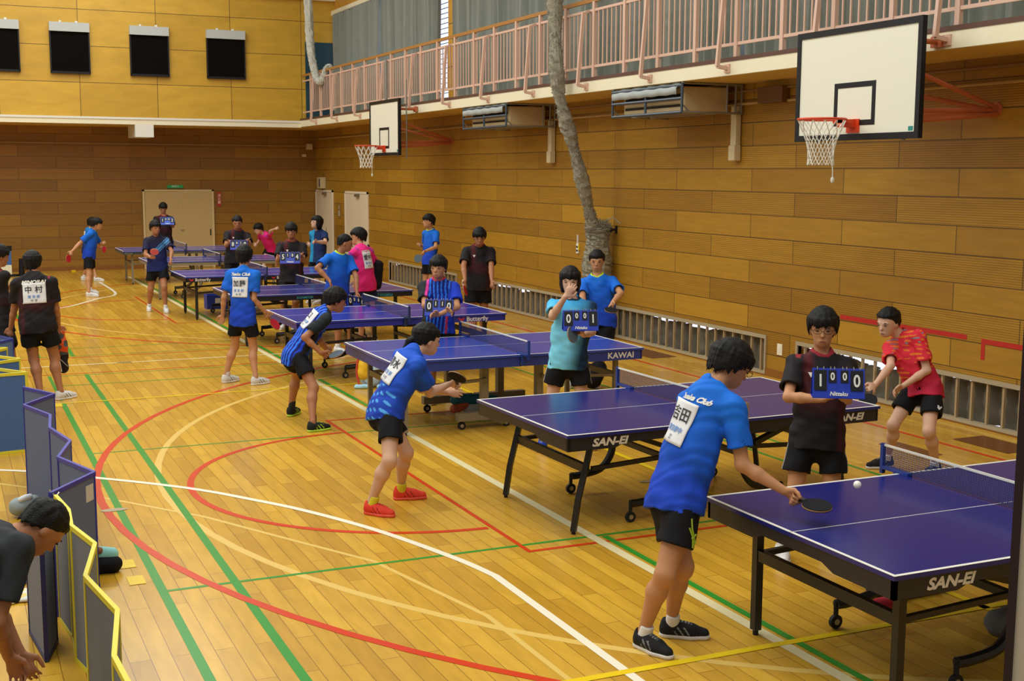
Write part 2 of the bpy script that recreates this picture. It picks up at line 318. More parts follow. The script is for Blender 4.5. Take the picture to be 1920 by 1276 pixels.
# doors
def door_slab(name, parent, mb, m): return mb.build(name, m, parent)
d = struct(empty('door_1', (5.7, YB, 0), None, None))
MB().box(-.92, .92, -.03, .0, 0, 2.06).box(-.92, -.87, -.07, 0, 0, 2.06).box(.87, .92, -.07, 0, 0, 2.06).box(-.92, .92, -.07, 0, 2.02, 2.06).build('door_frame', M['doorf'], d)
l1 = MB().box(-.86, .0, -.045, -.03, .01, 2.02).build('sliding_leaf', M['door'], d); l2 = MB().box(-.02, .87, -.06, -.046, .01, 2.02).build('sliding_leaf', M['door'], d)
MB().box(.03, .12, -.075, -.06, .98, 1.02).build('door_handle', M['steel'], l2); MB().box(.8, .83, -.068, -.06, .85, 1.02).build('finger_pull', M['black'], l2)
for k, (a, b) in enumerate(((32.3, 33.95), (29.3, 31.2))):
    d = struct(empty('door_%d' % (k+2), (WX, (a+b)/2, 0), None, None)); h = (b-a)/2; mm = M['door2']
    MB().box(-.035, 0, -h, -h+.05, 0, 2.06).box(-.035, 0, h-.05, h, 0, 2.06).box(-.035, 0, -h, h, 2.01, 2.06).build('door_frame', mat('pale_door_frame', 'e8dcc0', .5), d)
    n3 = (-h+.05, -h*.3, h*.35, h-.05)
    for j in range(3):
        lf = MB().box(-.02, -.003, n3[j]+.004, n3[j+1]-.004, .01, 2.01).build('door_leaf', mm, d)
        if j == 1: MB().box(-.03, -.02, n3[j]+.05, n3[j]+.08, .9, 1.05).build('finger_pull', M['greym'], lf)
    MB().box(-.09, -.02, -h*.3-.02, -h*.3+.22, 1.93, 2.0).build('door_closer', mat('door_closer', '6e6350', .5), d)
d = struct(empty('door_4', (9.05, YU, GT), None, None)); MB().box(-.4, .37, -.03, 0, 0, 1.98).build('door_leaf', M['blued'], d); MB().box(.27, .31, -.05, -.03, .95, 1.05).build('door_handle', M['steel'], d)
# ------------------------------------------------------------------ gallery railing
rl = empty('gallery_railing', (8.55, 18, GT), 'salmon pink steel railing with wooden handrail along the gallery edge', 'railing'); oy = 18
y0, y1 = 5.0, 31.9
MB().bar((0, y0-oy, 1.12), (0, y1-oy, 1.12), .045, .055).build('handrail', M['rail_wood'], rl, smooth=False)
MB().bar((0, y0-oy, .98), (0, y1-oy, .98), .03, .035).build('top_rail', M['pink'], rl); MB().bar((0, y0-oy, .2), (0, y1-oy, .2), .03, .035).build('bottom_rail', M['pink'], rl)
P_SP = .884; posts = []; y = 5.5
while y < y1: posts.append(y); y += P_SP
posts = [9.03+P_SP*k for k in range(-4, 26)]
for y in posts: MB().box(-.025, .025, y-oy-.03, y-oy+.03, 0, 1.1).build('post', M['pink'], rl)
bal = []
for i in range(len(posts)-1):
    for k in range(1, 7): bal.append(posts[i]+P_SP*k/7)
def bal_mb(mb, y): return mb.box(-.008, .008, y-oy-.009, y-oy+.009, .2, .98)
for y in bal[:100]: bal_mb(MB(), y).build('baluster', M['pink'], rl)
rest = MB()
for y in bal[100:]: bal_mb(rest, y)
tag(rest.build('baluster', M['pink'], rl), kind='stuff')
for k in range(-1, 13):
    y = 9.1+1.78*k; m_ = MB()
    m_.bar((-.03, y-oy, .98), (-.12, y-oy, .93), .035, .035).bar((-.12, y-oy, .95), (-.2, y-oy, -.06), .045, .04).bar((-.2, y-oy, -.06), (-.06, y-oy, -.08), .045, .04).box(-.07, -.05, y-oy-.05, y-oy+.05, -.13, -.03)
    m_.build('strut', M['pink'], rl)
# ------------------------------------------------------------------ basketball hoops
def hoop(cy, label, wy=-.42):
    r = empty('basketball_hoop', (8.03, cy, 0), label, 'basketball hoop', 'basketball hoops on the side wall')
    b = MB().box(0, .03, -.88, .88, 2.88, 3.92, 0).build('backboard', M['board'], r)
    t = MB()
    for a in ((-.9, .9, 2.86, 2.92), (-.9, .9, 3.88, 3.94)): t.box(-.012, .04, a[0], a[1], a[2], a[3])
    for s in (-1, 1): t.box(-.012, .04, min(s*.9, s*.845), max(s*.9, s*.845), 2.92, 3.88)
    t.build('border', M['black'], b)
    q = MB(); q.box(-.004, 0, -.3, .3, 3.36, 3.41).box(-.004, 0, -.3, .3, 3.0, 3.05).box(-.004, 0, -.3, -.25, 3.05, 3.36).box(-.004, 0, .25, .3, 3.05, 3.36)
    q.build('target_square', M['black'], b)
    MB().box(-.003, 0, -.82, -.76, 2.93, 2.97).build('sticker', mat('teal_sticker', '1f8a7c', .5), b)
    ri = MB(); n = 28; R = .225; cx = -.15-R; vs = []
    pts = [(cx+R*math.cos(2*PI*k/n), R*math.sin(2*PI*k/n), 3.05) for k in range(n+1)]
    ri.tube(pts, .011, 8); ri.box(-.17, 0, -.045, .045, 2.98, 3.055); ri.box(-.015, 0, -.09, .09, 2.93, 3.06)
    ri.box(cx+R-.02, -.1, -.1, .1, 3.02, 3.05)
    ri.build('rim', M['hoop'], r, smooth=True)
    nt = MB(); nn = 12; prof = [(3.04, .222), (2.93, .175), (2.84, .14), (2.76, .122), (2.68, .118), (2.62, .125)]
    for s in (-1, 1):
        for k in range(nn):
            nt.tube([(cx+rr*math.cos(2*PI*(k+s*i*.5)/nn), rr*math.sin(2*PI*(k+s*i*.5)/nn), z) for i, (z, rr) in enumerate(prof)], .005, 5)
    nt.tube([(cx+.1, -.05, 2.64), (cx+.1, -.06, 2.56), (cx+.1, -.06, 2.5)], .006, 5); nt.ball((cx+.1, -.06, 2.48), .02, 6, sc=(1, 1, 1.6))
    nt.build('net', M['cord'], r)
    fr = MB()
    for s in (-.62, .62): fr.tube([(.07, s, 2.85), (.07, s, 3.85)], .02, 8)
    for z in (3.0, 3.45, 3.8): fr.tube([(.07, -.8, z), (.07, .8, z)], .02, 8)
    fr.build('board_frame', M['greym'], r)
    ar = MB(); X = WX-8.03
    for a, b_ in (((.1, .45, 3.75), (.42, .45, 3.75)), ((.1, -.6, 3.75), (.42, -.6, 3.75)), ((.12, -.6, 3.5), (X-.03, wy, 3.19)), ((.12, -.6, 3.12), (X-.03, wy, 3.16)),
                  ((.12, -.6, 3.02), (X-.03, wy-.02, 3.12)), ((.12, .6, 3.5), (X-.02, wy+.1, 3.17)), ((.12, .6, 3.1), (X-.02, wy+.1, 3.14)), ((.1, -.6, 2.88), (.1, -.6, 3.8)), ((.55, -.2, 3.13), (.55, .55, 3.13))):
        ar.tube([a, b_], .024, 8)
    ar.box(.42, .46, .38, .52, 3.7, 3.8).box(.42, .46, -.67, -.53, 3.7, 3.8)
    ar.disc((X-.012, wy, 3.17), (1, 0, 0), .07, .02, 20)
    ar.build('folding_arm', M['pinkd'], r)
    return r
hoop(9.8, 'large near basketball hoop with white square backboard on salmon arms')
h2 = hoop(23.9, 'smaller distant basketball hoop with winch rods beside its white backboard', -.1)
for a_, b_, r_ in (((.2, -.75, 2.8), (.2, -.75, 4.3), .014), ((.2, .45, 3.92), (.2, .45, 4.75), .028)): MB().tube([a_, b_], r_, 8).build('winch_rod', M['greym'], h2)
# ------------------------------------------------------------------ caged air conditioners under the gallery
def aircon(ya, yb, label):
    r = empty('caged_air_conditioner', (8.5, (ya+yb)/2, 3.3), label, 'air conditioner', 'caged air conditioners under the gallery'); h = (yb-ya)/2; D = .93
    c = MB()
    for z in (.0, .17, .33): c.tube([(0, -h, z), (0, h, z)], .02, 8)
    for s in (-h, 0, h): c.tube([(0, s, 0), (0, s, .36)], .018, 8)
    c.build('front_guard', M['darkgrey'], r)
    c = MB()
    for s in (-h, h):
        for z in (.0, .36): c.tube([(0, s, z), (D-.03, s, z)], .016, 8)
        for x in (D*.72, D*.86, D-.04): c.tube([(x, s, 0), (x, s, .36)], .014, 8)
        c.tube([(.0, s, .1), (.12, s, 0)], .012, 8)
    for x in (.3, .6): c.tube([(x, -h, 0), (x, h, 0)], .012, 8)
    c.tube([(D-.04, -h, .36), (D-.04, h, .36)], .016, 8); c.build('side_guard', M['greym'], r)
    u = MB().box(.12, .78, -h+.14, h-.1, .02, .33).build('unit', mat('aircon_cream', 'c9b286', .5), r, bevel=.02)
    MB().box(.11, .12, -h+.2, h-.16, .2, .24).box(.11, .12, -h+.2, h-.16, .08, .11).build('air_slot', M['black'], u)
    cv = MB(); vs = []; n = 24
    for i in range(n+1):
        y = -h+.1+(2*h-.12)*i/n; w_ = .008*math.sin(i*1.3)
        vs += [(.16, y, .375+w_), (.03, y, .375+w_), (-.022, y, .34+w_), (-.03, y, .2+.4*w_)] if 0 else [(.2, y, .385+w_), (.04, y, .37+w_), (-.03, y, .3+w_), (-.026, y, .22+.5*w_)]
    cv.add(vs, [(i*4+k, (i+1)*4+k, (i+1)*4+k+1, i*4+k+1) for i in range(n) for k in range(3)])
    o = cv.build('cloth_cover', mat('grey_cover_cloth', 'a9b0ad', .7), r, smooth=True); s_ = o.modifiers.new('s', 'SOLIDIFY'); s_.thickness = .006
    MB().box(D-.1, D-.01, -h+.03, -h+.15, -.42, .1).box(D-.12, D-.01, -h+.02, -h+.16, -.6, -.4).build('duct', mat('duct_cream', 'd0c096', .5), r, bevel=.015)
aircon(13.66, 15.45, 'caged air conditioner with grey cloth cover nearer the big backboard')
aircon(19.05, 20.9, 'caged air conditioner with grey cloth cover farther along, left of the thick hanging net')
# ------------------------------------------------------------------ black boards high on the end wall
for i, (x0, x1) in enumerate(((.95, 1.84), (2.5, 3.4), (4.32, 5.24), (6.15, 7.1))):
    r = empty('wall_board', ((x0+x1)/2, YU, 4.85), ['black hanging board cut by the left edge of the picture', 'black hanging board, second from the left edge of the picture', 'black hanging board above the white soffit box', 'black hanging board nearest the gallery corner'][i], 'notice board', 'black boards on the upper end wall')
    h = (x1-x0)/2
    b = MB().box(-h+.02, h-.02, -.07, 0, 0, .93).build('panel', M['dark'], r); MB().box(-h, h, -.09, 0, -.03, .02).box(-h, -h+.03, -.09, 0, 0, .95).box(h-.03, h, -.09, 0, 0, .95).build('frame', M['black'], b)
    MB().box(-h, h, -.13, 0, .94, 1.15).build('header', mat('header_paint', 'b9bdba', .45), r)
    MB().box(-h*.5, -h*.4, -.1, -.06, 1.15, 1.19).box(h*.3, h*.42, -.1, -.06, 1.15, 1.19).build('clip', M['white'], r)
sb = MB().box(4.38, 4.62+.2, YU-.05, YU+1.2, 3.36, GZ-.02); struct(sb.build('trim_8', M['white']))
# pipes, cable duct and small wall fittings
def pipe(name, pts, r, m_, label, cat='pipe'): return tag(MB().tube(pts, r, 8).build(name, m_, smooth=True), label, cat)
pipe('wall_pipe', [(WX-.03, 0, 3.42), (WX-.03, 33.5, 3.42)], .018, mat('pipe_cream', 'b89a62', .5), 'lower cream pipe running along the side wall under the gallery')
pipe('wall_pipe', [(WX-.03, 0, 3.58), (WX-.03, 20.5, 3.58)], .018, mat('pipe_brown', '8a6a40', .5), 'upper brownish pipe running along the side wall close under the gallery')
pipe('wall_pipe', [(-9, YB-.03, 3.24), (9.2, YB-.03, 3.24)], .014, mat('pipe_tan', 'a88a50', .5), 'thin tan conduit running across the end wall above the double door')
def small_box(name, x, y, z, sx, sy, sz, m_, label, cat):
    return tag(MB().box(x-sx/2, x+sx/2, y-sy/2, y+sy/2, z-sz/2, z+sz/2).build(name, m_, bevel=.004), label, cat)
small_box('junction_box', 9.25, YB-.05, 3.22, .16, .1, .16, M['doorf'], 'small tan junction box at the right end of the end wall conduit', 'junction box')
small_box('wall_sensor', 9.1, YB-.05, 2.98, .1, .1, .07, M['doorf'], 'small sensor below the conduit in the room corner', 'sensor')
spk = small_box('wall_speaker', WX-.07, 33.2, 2.25, .14, .36, .3, mat('speaker_cream', 'c9b88a', .5), 'cream box speaker on the side wall above the corner door', 'speaker')
MB().box(-.006, 0, -.12, -.02, -.1, .1).build('grille', M['darkgrey'], spk, loc=(WX-.14, 33.2, 2.25))
small_box('fuse_box', WX-.06, 12.95, 3.5, .12, .5, .2, mat('fuse_brown', '6d4a22', .5), 'brown box on the side wall right of the near air conditioner', 'box')
ex = tag(MB().box(5.42, 5.83, YB-.05, YB, 2.1, 2.18).build('exit_sign', mat('exit_green', '1f7a3c', .4, emit='1f7a3c', es=.3)), 'small green emergency exit sign above the beige double door', 'sign')
writing('lettering', '非常口', .06, (5.62, YB-.052, 2.14), (1, 0, 0), (0, 0, 1), M['white'], ex)
fa = tag(MB().box(6.72, 6.82, YB-.03, YB, 1.62, 2.0).build('fire_sign', mat('fire_red', 'b0301c', .5)), 'narrow red fire label on the wall right of the double door', 'sign')
writing('lettering', '消\n火\n器', .09, (6.77, YB-.032, 1.81), (1, 0, 0), (0, 0, 1), M['cream'], fa)
ws = tag(MB().box(WX-.012, WX, 31.6, 31.9, 1.35, 1.75).build('wall_sign', mat('wood_sign', '8f6a2c', .5)), 'small lettered sign between the two pale side doors', 'sign')
writing('lettering', 'A\n面', .16, (WX-.014, 31.75, 1.55), (0, -1, 0), (0, 0, 1), M['white'], ws)
sw = tag(MB().box(WX-.012, WX, 12.68, 12.78, .3, .44).build('wall_switch', M['cream']), 'cream wall socket plate between two lattice windows', 'socket')
MB().box(-.004, 0, -.02, .02, -.04, .04).build('switch', M['white'], sw, loc=(WX-.012, 12.73, .37))
sw = tag(MB().box(WX-.012, WX, 23.15, 23.24, .3, .42).build('wall_socket', M['cream']), 'small cream socket on the wall behind the striped umpire', 'socket')
th = empty('thermometer', (WX, 18.23, 1.24), 'small white thermometer with yellow strip hanging on the wall', 'thermometer')
MB().box(-.02, 0, -.035, .035, 0, .16).box(-.02, 0, -.01, .01, .16, .3).build('body', M['white'], th); MB().box(-.022, 0, -.06, -.036, .05, .16).build('strip', M['yel'], th)
MB().box(-.024, -.02, -.025, .025, .03, .06).box(-.024, -.02, -.025, .025, .09, .12).build('mark', M['black'], th)
hk = empty('wall_hook', (WX, 16.95, 1.68), 'black metal hook on the wall right of the bundled net', 'hook')
MB().tube([(0, 0, 0), (-.1, 0, 0), (-.13, -.03, 0)], .018, 8).box(-.02, 0, -.02, .02, -.06, .06).build('hook', M['black'], hk); MB().ball((-.13, -.05, 0), .035, 8).build('knob', M['black'], hk)
# red tape on the wall
def tape(ya, yb, z0, z1, label):
    return tag(MB().box(WX-.004, WX-.0005, ya, yb, z0, z1).build('red_tape', mat('red_tape', 'b8231a', .5)), label, 'tape', 'red tape strips on the wall')
tape(9.62, 11.6, .875, .925, 'long straight red tape strip behind the girl in red')
t2 = tag(MB().box(WX-.004, WX-.0005, 7.5, 9.42, .86, .91).box(WX-.004, WX-.0005, 9.37, 9.42, .7, .86).build('red_tape', mat('red_tape_b', 'b8231a', .5)), 'red tape strip with a bent down end at the right edge of the picture', 'tape', 'red tape strips on the wall')
# ------------------------------------------------------------------ bundled divider nets
def shaggy(mb, pts, rads, amp, n=14, seed=3):
    rnd = random.Random(seed); P = [Vector(p) for p in pts]; vs = []; N = len(P); u = Vector((0, 0, 1)) if abs((P[1]-P[0]).normalized().z) < .9 else Vector((1, 0, 0))
    for i, p in enumerate(P):
        d = (P[min(i+1, N-1)]-P[max(i-1, 0)]).normalized(); rr = d.cross(u).normalized(); u = rr.cross(d).normalized()
        for k in range(n): rad = rads[i]*(1+amp*(rnd.random()-.5)*2); vs.append(p+(rr*math.cos(2*PI*k/n)+u*math.sin(2*PI*k/n))*rad)
    fs = [(i*n+k, i*n+(k+1) % n, (i+1)*n+(k+1) % n, (i+1)*n+k) for i in range(N-1) for k in range(n)]+[tuple(range(n-1, -1, -1)), tuple((N-1)*n+k for k in range(n))]
    mb.add(vs, fs)
    return P
def strands(mb, P, rads, count, ln, seed):
    rnd = random.Random(seed)
    for _ in range(count):
        i = rnd.randrange(len(P)-1); t = rnd.random(); c = P[i].lerp(P[i+1], t); a = rnd.random()*2*PI; d = (P[i+1]-P[i]).normalized()
        o = Vector((math.cos(a), math.sin(a), 0)); R = rads[i]*(1-t)+rads[i+1]*t
        s0 = c+o*R*.85; s1 = s0+d*rnd.uniform(-ln, ln)*.6+o*rnd.uniform(.01, .04)+Vector((-o.y, o.x, 0))*rnd.uniform(-.04, .04); s2 = s1+d*rnd.uniform(-ln, ln)*.6-o*.04+Vector((-o.y, o.x, 0))*rnd.uniform(-.04, .04)
        mb.tube([s0, s1, s2], .0028, 3, caps=False)
n1 = empty('divider_net', (8.3, 16.85, 3.8), 'thick grey bundled divider net hanging slanted and gathered against the side wall', 'net')
pts = catmull([(0, .35, 3.2), (0, .05, 1.3), (0, -.1, 0), (.3, -.05, -.9), (.68, .12, -1.9), (.78, .2, -2.2)], 22); rads = [.105+.018*math.sin(i*.35)-.0002*i for i in range(len(pts))]
mb = MB(); P_ = shaggy(mb, pts, rads, .16); strands(mb, P_, rads, 2600, .09, 5); mb.build('hanging_net', M['net'], n1)
pts = catmull([(.86, .18, -2.02), (.86, .2, -2.15), (.86, .22, -2.6), (.86, .22, -3.2), (.86, .25, -3.75)], 18); rads = [min(.21, .08+i*.011) if i < 14 else .21+.03*math.sin(i*.2) for i in range(len(pts))]
mb = MB(); P_ = shaggy(mb, pts, [r_*.93 for r_ in rads], .12, seed=8); strands(mb, P_, rads, 2600, .1, 6); mb.build('gathered_net', M['net'], n1)
MB().tube([(.9, .1, -2.0), (1.0, -.02, -1.93), (1.08, -.1, -2.02)], .01, 6).build('tie_cord', M['net'], n1)
n2 = empty('divider_net', (8.45, 30.3, 4.9), 'pale bundled divider net looped over the far end of the gallery railing', 'net')
pts = catmull([(-.05, .4, 3.0), (-.1, .2, 1.5), (-.08, .1, .5), (.0, -.05, -.1), (.05, -.3, -.2), (.13, -.5, .1), (.2, -.6, .1), (.25, -.7, -.3), (.25, -.75, -.9)], 14); rads = [.11 - .0006*i for i in range(len(pts))]
mb = MB(); P_ = shaggy(mb, pts, rads, .16, seed=4); strands(mb, P_, rads, 900, .1, 7); mb.build('hanging_net', M['netw'], n2)
# ------------------------------------------------------------------ table tennis tables
TH, TL, TW = .76, 2.74, 1.525
def tt_table(x, y, rz, label, top, apron_c, style, brand, brandx, brandcol, extra=None, gloss=.3):
    r = empty('table_tennis_table', (x, y, 0), label, 'table tennis table', 'table tennis tables in a row', rz)
    mt = mat('table_top_paint', top, gloss*.62, spec=.4); ma = mat('table_apron', apron_c, .4); ml = M['white']
    for hf in (0, 1):
        a, b = (0, TL/2-.003) if hf == 0 else (TL/2+.003, TL)
        t = MB().box(a, b, 0, TW, TH-.022, TH, 0).build('table_top', mt, r)
        l = MB(); z0, z1 = TH, TH+.0012
        l.box(a, b, 0, .02, z0, z1).box(a, b, TW-.02, TW, z0, z1).box(a, b, TW/2-.0025, TW/2+.0025, z0, z1)
        (l.box(0, .02, .02, TW-.02, z0, z1) if hf == 0 else l.box(TL-.02, TL, .02, TW-.02, z0, z1))
        l.build('boundary_line', ml, t)
        ap = MB(); zt = TH-.022; dp = .095 if style in ('sanei', 'kawai') else (.07 if style != 'far' else .06)
        e0, e1 = (.012, TL/2-.02) if hf == 0 else (TL/2+.02, TL-.012)
        def skirt(p0, p1, axis, off):     # apron deeper near the corners
            n = [(0, dp), (.28, dp), (.34, dp*.66), (.66, dp*.66), (.72, dp), (1, dp)] if style == 'sanei' else [(0, dp), (1, dp)]
            vs = []
            for t_, d_ in n:
                q = p0+(p1-p0)*t_
                for o_ in (off, off+.022):
                    for z in (zt, zt-d_): vs.append((q, o_, z) if axis == 0 else (o_, q, z))
            fs = []
            for i in range(len(n)-1):
                j = i*4; fs += [(j, j+4, j+5, j+1), (j+2, j+3, j+7, j+6), (j, j+2, j+6, j+4), (j+1, j+5, j+7, j+3)]
            fs += [(0, 1, 3, 2), (len(vs)-4, len(vs)-2, len(vs)-1, len(vs)-3)]; ap.add(vs, fs)
        skirt(e0, e1, 0, .012); skirt(e0, e1, 0, TW-.034)
        if hf == 0: skirt(.012, TW-.012, 1, .012)
        else: skirt(.012, TW-.012, 1, TL-.034)
        ap.box(e0 if hf else e1-.03, e0+.03 if hf else e1, .03, TW-.03, zt-.05, zt)
        ap.build('apron', ma, r)
    # net, its posts and clamps
    nt = empty('net_assembly', (0, 0, 0), None, None); nt.parent = r
    pm = mat('net_post_blue', '1c3a8a', .4) if style in ('sanei', 'kawai') else mat('net_post', '22305a', .4); xm = TL/2
    for s in (0, 1):
        yy = -.15 if s == 0 else TW+.15; q = 0 if s == 0 else TW; sg = -1 if s == 0 else 1
        p = MB(); p.box(xm-.012, xm+.012, yy-.012, yy+.012, TH-.03, TH+.155); p.box(xm-.02, xm+.02, min(yy, q-sg*.09), max(yy, q-sg*.09), TH+.001, TH+.018)
        p.box(xm-.018, xm+.018, min(q+sg*.01, q+sg*.035), max(q+sg*.01, q+sg*.035), TH-.1, TH+.01); p.tube([(xm, q+sg*.02, TH-.1), (xm, q-sg*.05, TH-.12), (xm, q-sg*.05, TH-.05)], .008, 6)
        p.build('net_post', pm if (style == 'sanei' and s == 1) or style == 'kawai' else M['steel'] if style == 'sanei' else pm, nt)
    MB().box(xm-.004, xm+.004, -.14, TW+.14, TH+.14, TH+.153).build('net_tape', M['white'], nt)
    mnet = netmat(); MB().box(xm-.001, xm+.001, -.135, TW+.135, TH+.006, TH+.14).build('net_mesh', mnet, nt)
    # under-carriage
    mm = M['blackm'] if style != 'kawai' and style != 'far' else mat('table_leg_beige', '8a8068', .45, metal=.2)
    def leg(lx, ly, dx, thick=.045):
        l = MB()
        if dx: l.tube([(lx-dx*0, ly, TH-.08), (lx-dx*.2, ly, .55), (lx-dx*.75, ly, .25), (lx-dx, ly, .02)], thick*.62, 4)
        else: l.box(lx-thick/2, lx+thick/2, ly-thick/2, ly+thick/2, .03, TH-.06)
        o = l.build('leg', mm, r)
        MB().tube([(lx-dx, ly, 0), (lx-dx, ly, .035)], .016, 8).build('foot', M['rubber'], o)
    dx = .14 if style == 'splay' or (style == 'sanei' and extra == 'splay') else 0
    for hf, lx in ((0, .22+dx*.6), (1, TL-.22-dx*.6)):
        sgn = 1 if hf == 0 else -1
        for ly in (.2, TW-.2): leg(lx, ly, dx*sgn)
        br = MB(); br.box(lx-.018-dx*.25*sgn, lx+.018-dx*.25*sgn, .2, TW-.2, .43, .49)
        for ly in (.2, TW-.2): br.bar((lx, ly, .46), (TL/2-sgn*.3, ly, .50), .03, .03)
        if style in ('sanei', 'splay'):
            for ly in (.2, TW-.2): br.bar((lx+sgn*.25, ly, TH-.06), (TL/2-sgn*.33, ly, .52), .05, .035)
        br.build('brace', mm, r)
        cxx = TL/2-sgn*.3
        if style == 'kawai':
            tp = None
            for ya, yb, yc in ((.22, .3, TW/2-.34), (TW-.3, TW-.22, TW/2+.26)):
                MB().box(cxx-.29, cxx+.29, ya, yb, .09, .17).box(cxx-.035, cxx+.035, ya, yb, .17, TH-.05).build('carriage', mm, r)
        else:
            tp = MB()
            for ly, sy_ in ((.3, -1), (TW-.3, 1)):
                tp.tube(catmull([(cxx, ly, TH-.06), (cxx, ly, .42), (cxx-.02*sgn, ly, .28), (cxx-.12*sgn, ly, .17), (cxx-.3*sgn, ly, .14), (cxx-.38*sgn, ly, .14)], 5), .03, 8)
            tp.box(cxx-.02, cxx+.02, .3, TW-.3, .4, .44).build('carriage', mm, r)
        for ly in (.3, TW-.3) if style != 'kawai' else (.26, TW-.26):
            for ox in ((-.38*sgn,) if style != 'kawai' else (-.24, .24)):
                w_ = MB(); wx = cxx+ox; w_.tube([(wx, ly, .16 if style != 'kawai' else .1), (wx, ly, .08)], .014, 8); w_.disc((wx, ly, .04), (0, 1, 0), .04, .022, 18, 0); w_.disc((wx, ly, .04), (0, 1, 0), .018, .03, 12, 1)
                w_.build('caster', [M['rubber'], M['steel']], r)
    # brand lettering on the front apron
    zc = TH-.022-dp/2
    for bx, txt, sz, k in brandx:
        m_ = mat('lettering', brandcol, .5)
        writing('lettering', txt, sz, (bx, .0105, zc), (1, 0, 0), (0, 0, 1), m_, r, **k)
        if txt == 'Butterfly':
            bw = sz*.75; x0 = bx-sz*2.55
            b_ = MB()
            for s in (-1, 1): b_.add([(x0, .0105, zc-.3*bw), (x0+s*.25*bw, .0105, zc-.35*bw), (x0+s*.5*bw, .0105, zc-.05*bw), (x0+s*.75*bw, .0105, zc+.38*bw), (x0+s*.25*bw, .0105, zc+.2*bw), (x0, .0105, zc)], [tuple(range(6)) if s > 0 else tuple(range(5, -1, -1))])
            b_.build('butterfly_mark', mat('mark_red', 'c8283a', .5), r)
    return r
_nm = []
def netmat():
    if _nm: return _nm[0]
    m = bpy.data.materials.new('net_mesh_cloth'); m.use_nodes = True; nt = m.node_tree; b = nt.nodes['Principled BSDF']; L = nt.links
    b.inputs['Base Color'].default_value = (*lin('1f3370'), 1); b.inputs['Roughness'].default_value = .8
    tr = node(nt, 'ShaderNodeBsdfTransparent'); mx = node(nt, 'ShaderNodeMixShader'); tc = node(nt, 'ShaderNodeTexCoord'); sp = node(nt, 'ShaderNodeSeparateXYZ'); L.new(tc.outputs['Object'], sp.inputs[0])
    hs = []
    for ax in ('Y', 'Z'):
        mu = node(nt, 'ShaderNodeMath', operation='MULTIPLY'); mu.inputs[1].default_value = 1/.0125; L.new(sp.outputs[ax], mu.inputs[0])
        f = node(nt, 'ShaderNodeMath', operation='FRACT'); L.new(mu.outputs[0], f.inputs[0]); l = node(nt, 'ShaderNodeMath', operation='LESS_THAN'); l.inputs[1].default_value = .2; L.new(f.outputs[0], l.inputs[0]); hs.append(l)
    mm = node(nt, 'ShaderNodeMath', operation='MAXIMUM'); L.new(hs[0].outputs[0], mm.inputs[0]); L.new(hs[1].outputs[0], mm.inputs[1])
    L.new(mm.outputs[0], mx.inputs[0]); L.new(tr.outputs[0], mx.inputs[1]); L.new(b.outputs[0], mx.inputs[2]); L.new(mx.outputs[0], nt.nodes['Material Output'].inputs[0])
    _nm.append(m); return m
SE = dict(shear=.25, bold=.003, width=1.25)
tt_table(3.777, 4.21, 0, 'dark blue table with black apron in the foreground at the right edge', '20256e', '1b1b22', 'sanei', None, [(.34, 'SAN-EI', .075, SE), (TL-.34, 'SAN-EI', .075, SE)], 'd8cfc0')
tt_table(3.80, 7.475, .02, 'dark blue table with black apron and curved legs behind the front boy', '252a74', '1b1b22', 'sanei', None, [(.34, 'SAN-EI', .075, SE), (TL-.3, 'SAN-EI', .075, SE)], 'd8cfc0', 'splay')
tt_table(3.77, 11.12, -.01, 'lighter blue table with blue apron and beige wheeled stand', '3448a4', '2c3c8c', 'kawai', None, [(TL-.26, 'KAWAI', .085, dict(bold=.002, width=1.1))], 'e6e2d6', gloss=.35)
tt_table(3.77, 14.55, .002, 'blue table with blue apron between the crouching boy and the lighter blue table', '3038a0', '242c90', 'blue', None, [(TL-.4, 'Butterfly', .085, dict(bold=.001))], 'ece8e0')
tt_table(3.76, 18.0, .008, 'purplish blue table with black apron in front of the umpire showing five to four', '3c3c86', '16171c', 'black', None, [(TL-.45, 'Nittaku', .08, dict(bold=.002)), (1.05, 'KONMITER', .05, dict(bold=.001))], '2f8f9a')
tt_table(3.70, 21.63, .003, 'blue table with black apron left of the boy seen from behind', '4348a8', '16171c', 'black', None, [(.3, 'Butterfly', .075, dict(bold=.001)), (1.7, 'Butterfly', .07, dict(bold=.001))], 'ddd8d0')
tt_table(3.66, 25.4, .0, 'blue table with beige grey frame behind the boy with the pink bat', '474c96', '8c8468', 'far', None, [], 'ffffff')
tt_table(3.64, 29.14, -.004, 'farthest blue table in front of the beige double door', '4a50a4', '5c5c50', 'far', None, [(.3, 'SAN-EI', .05, SE)], '222222')
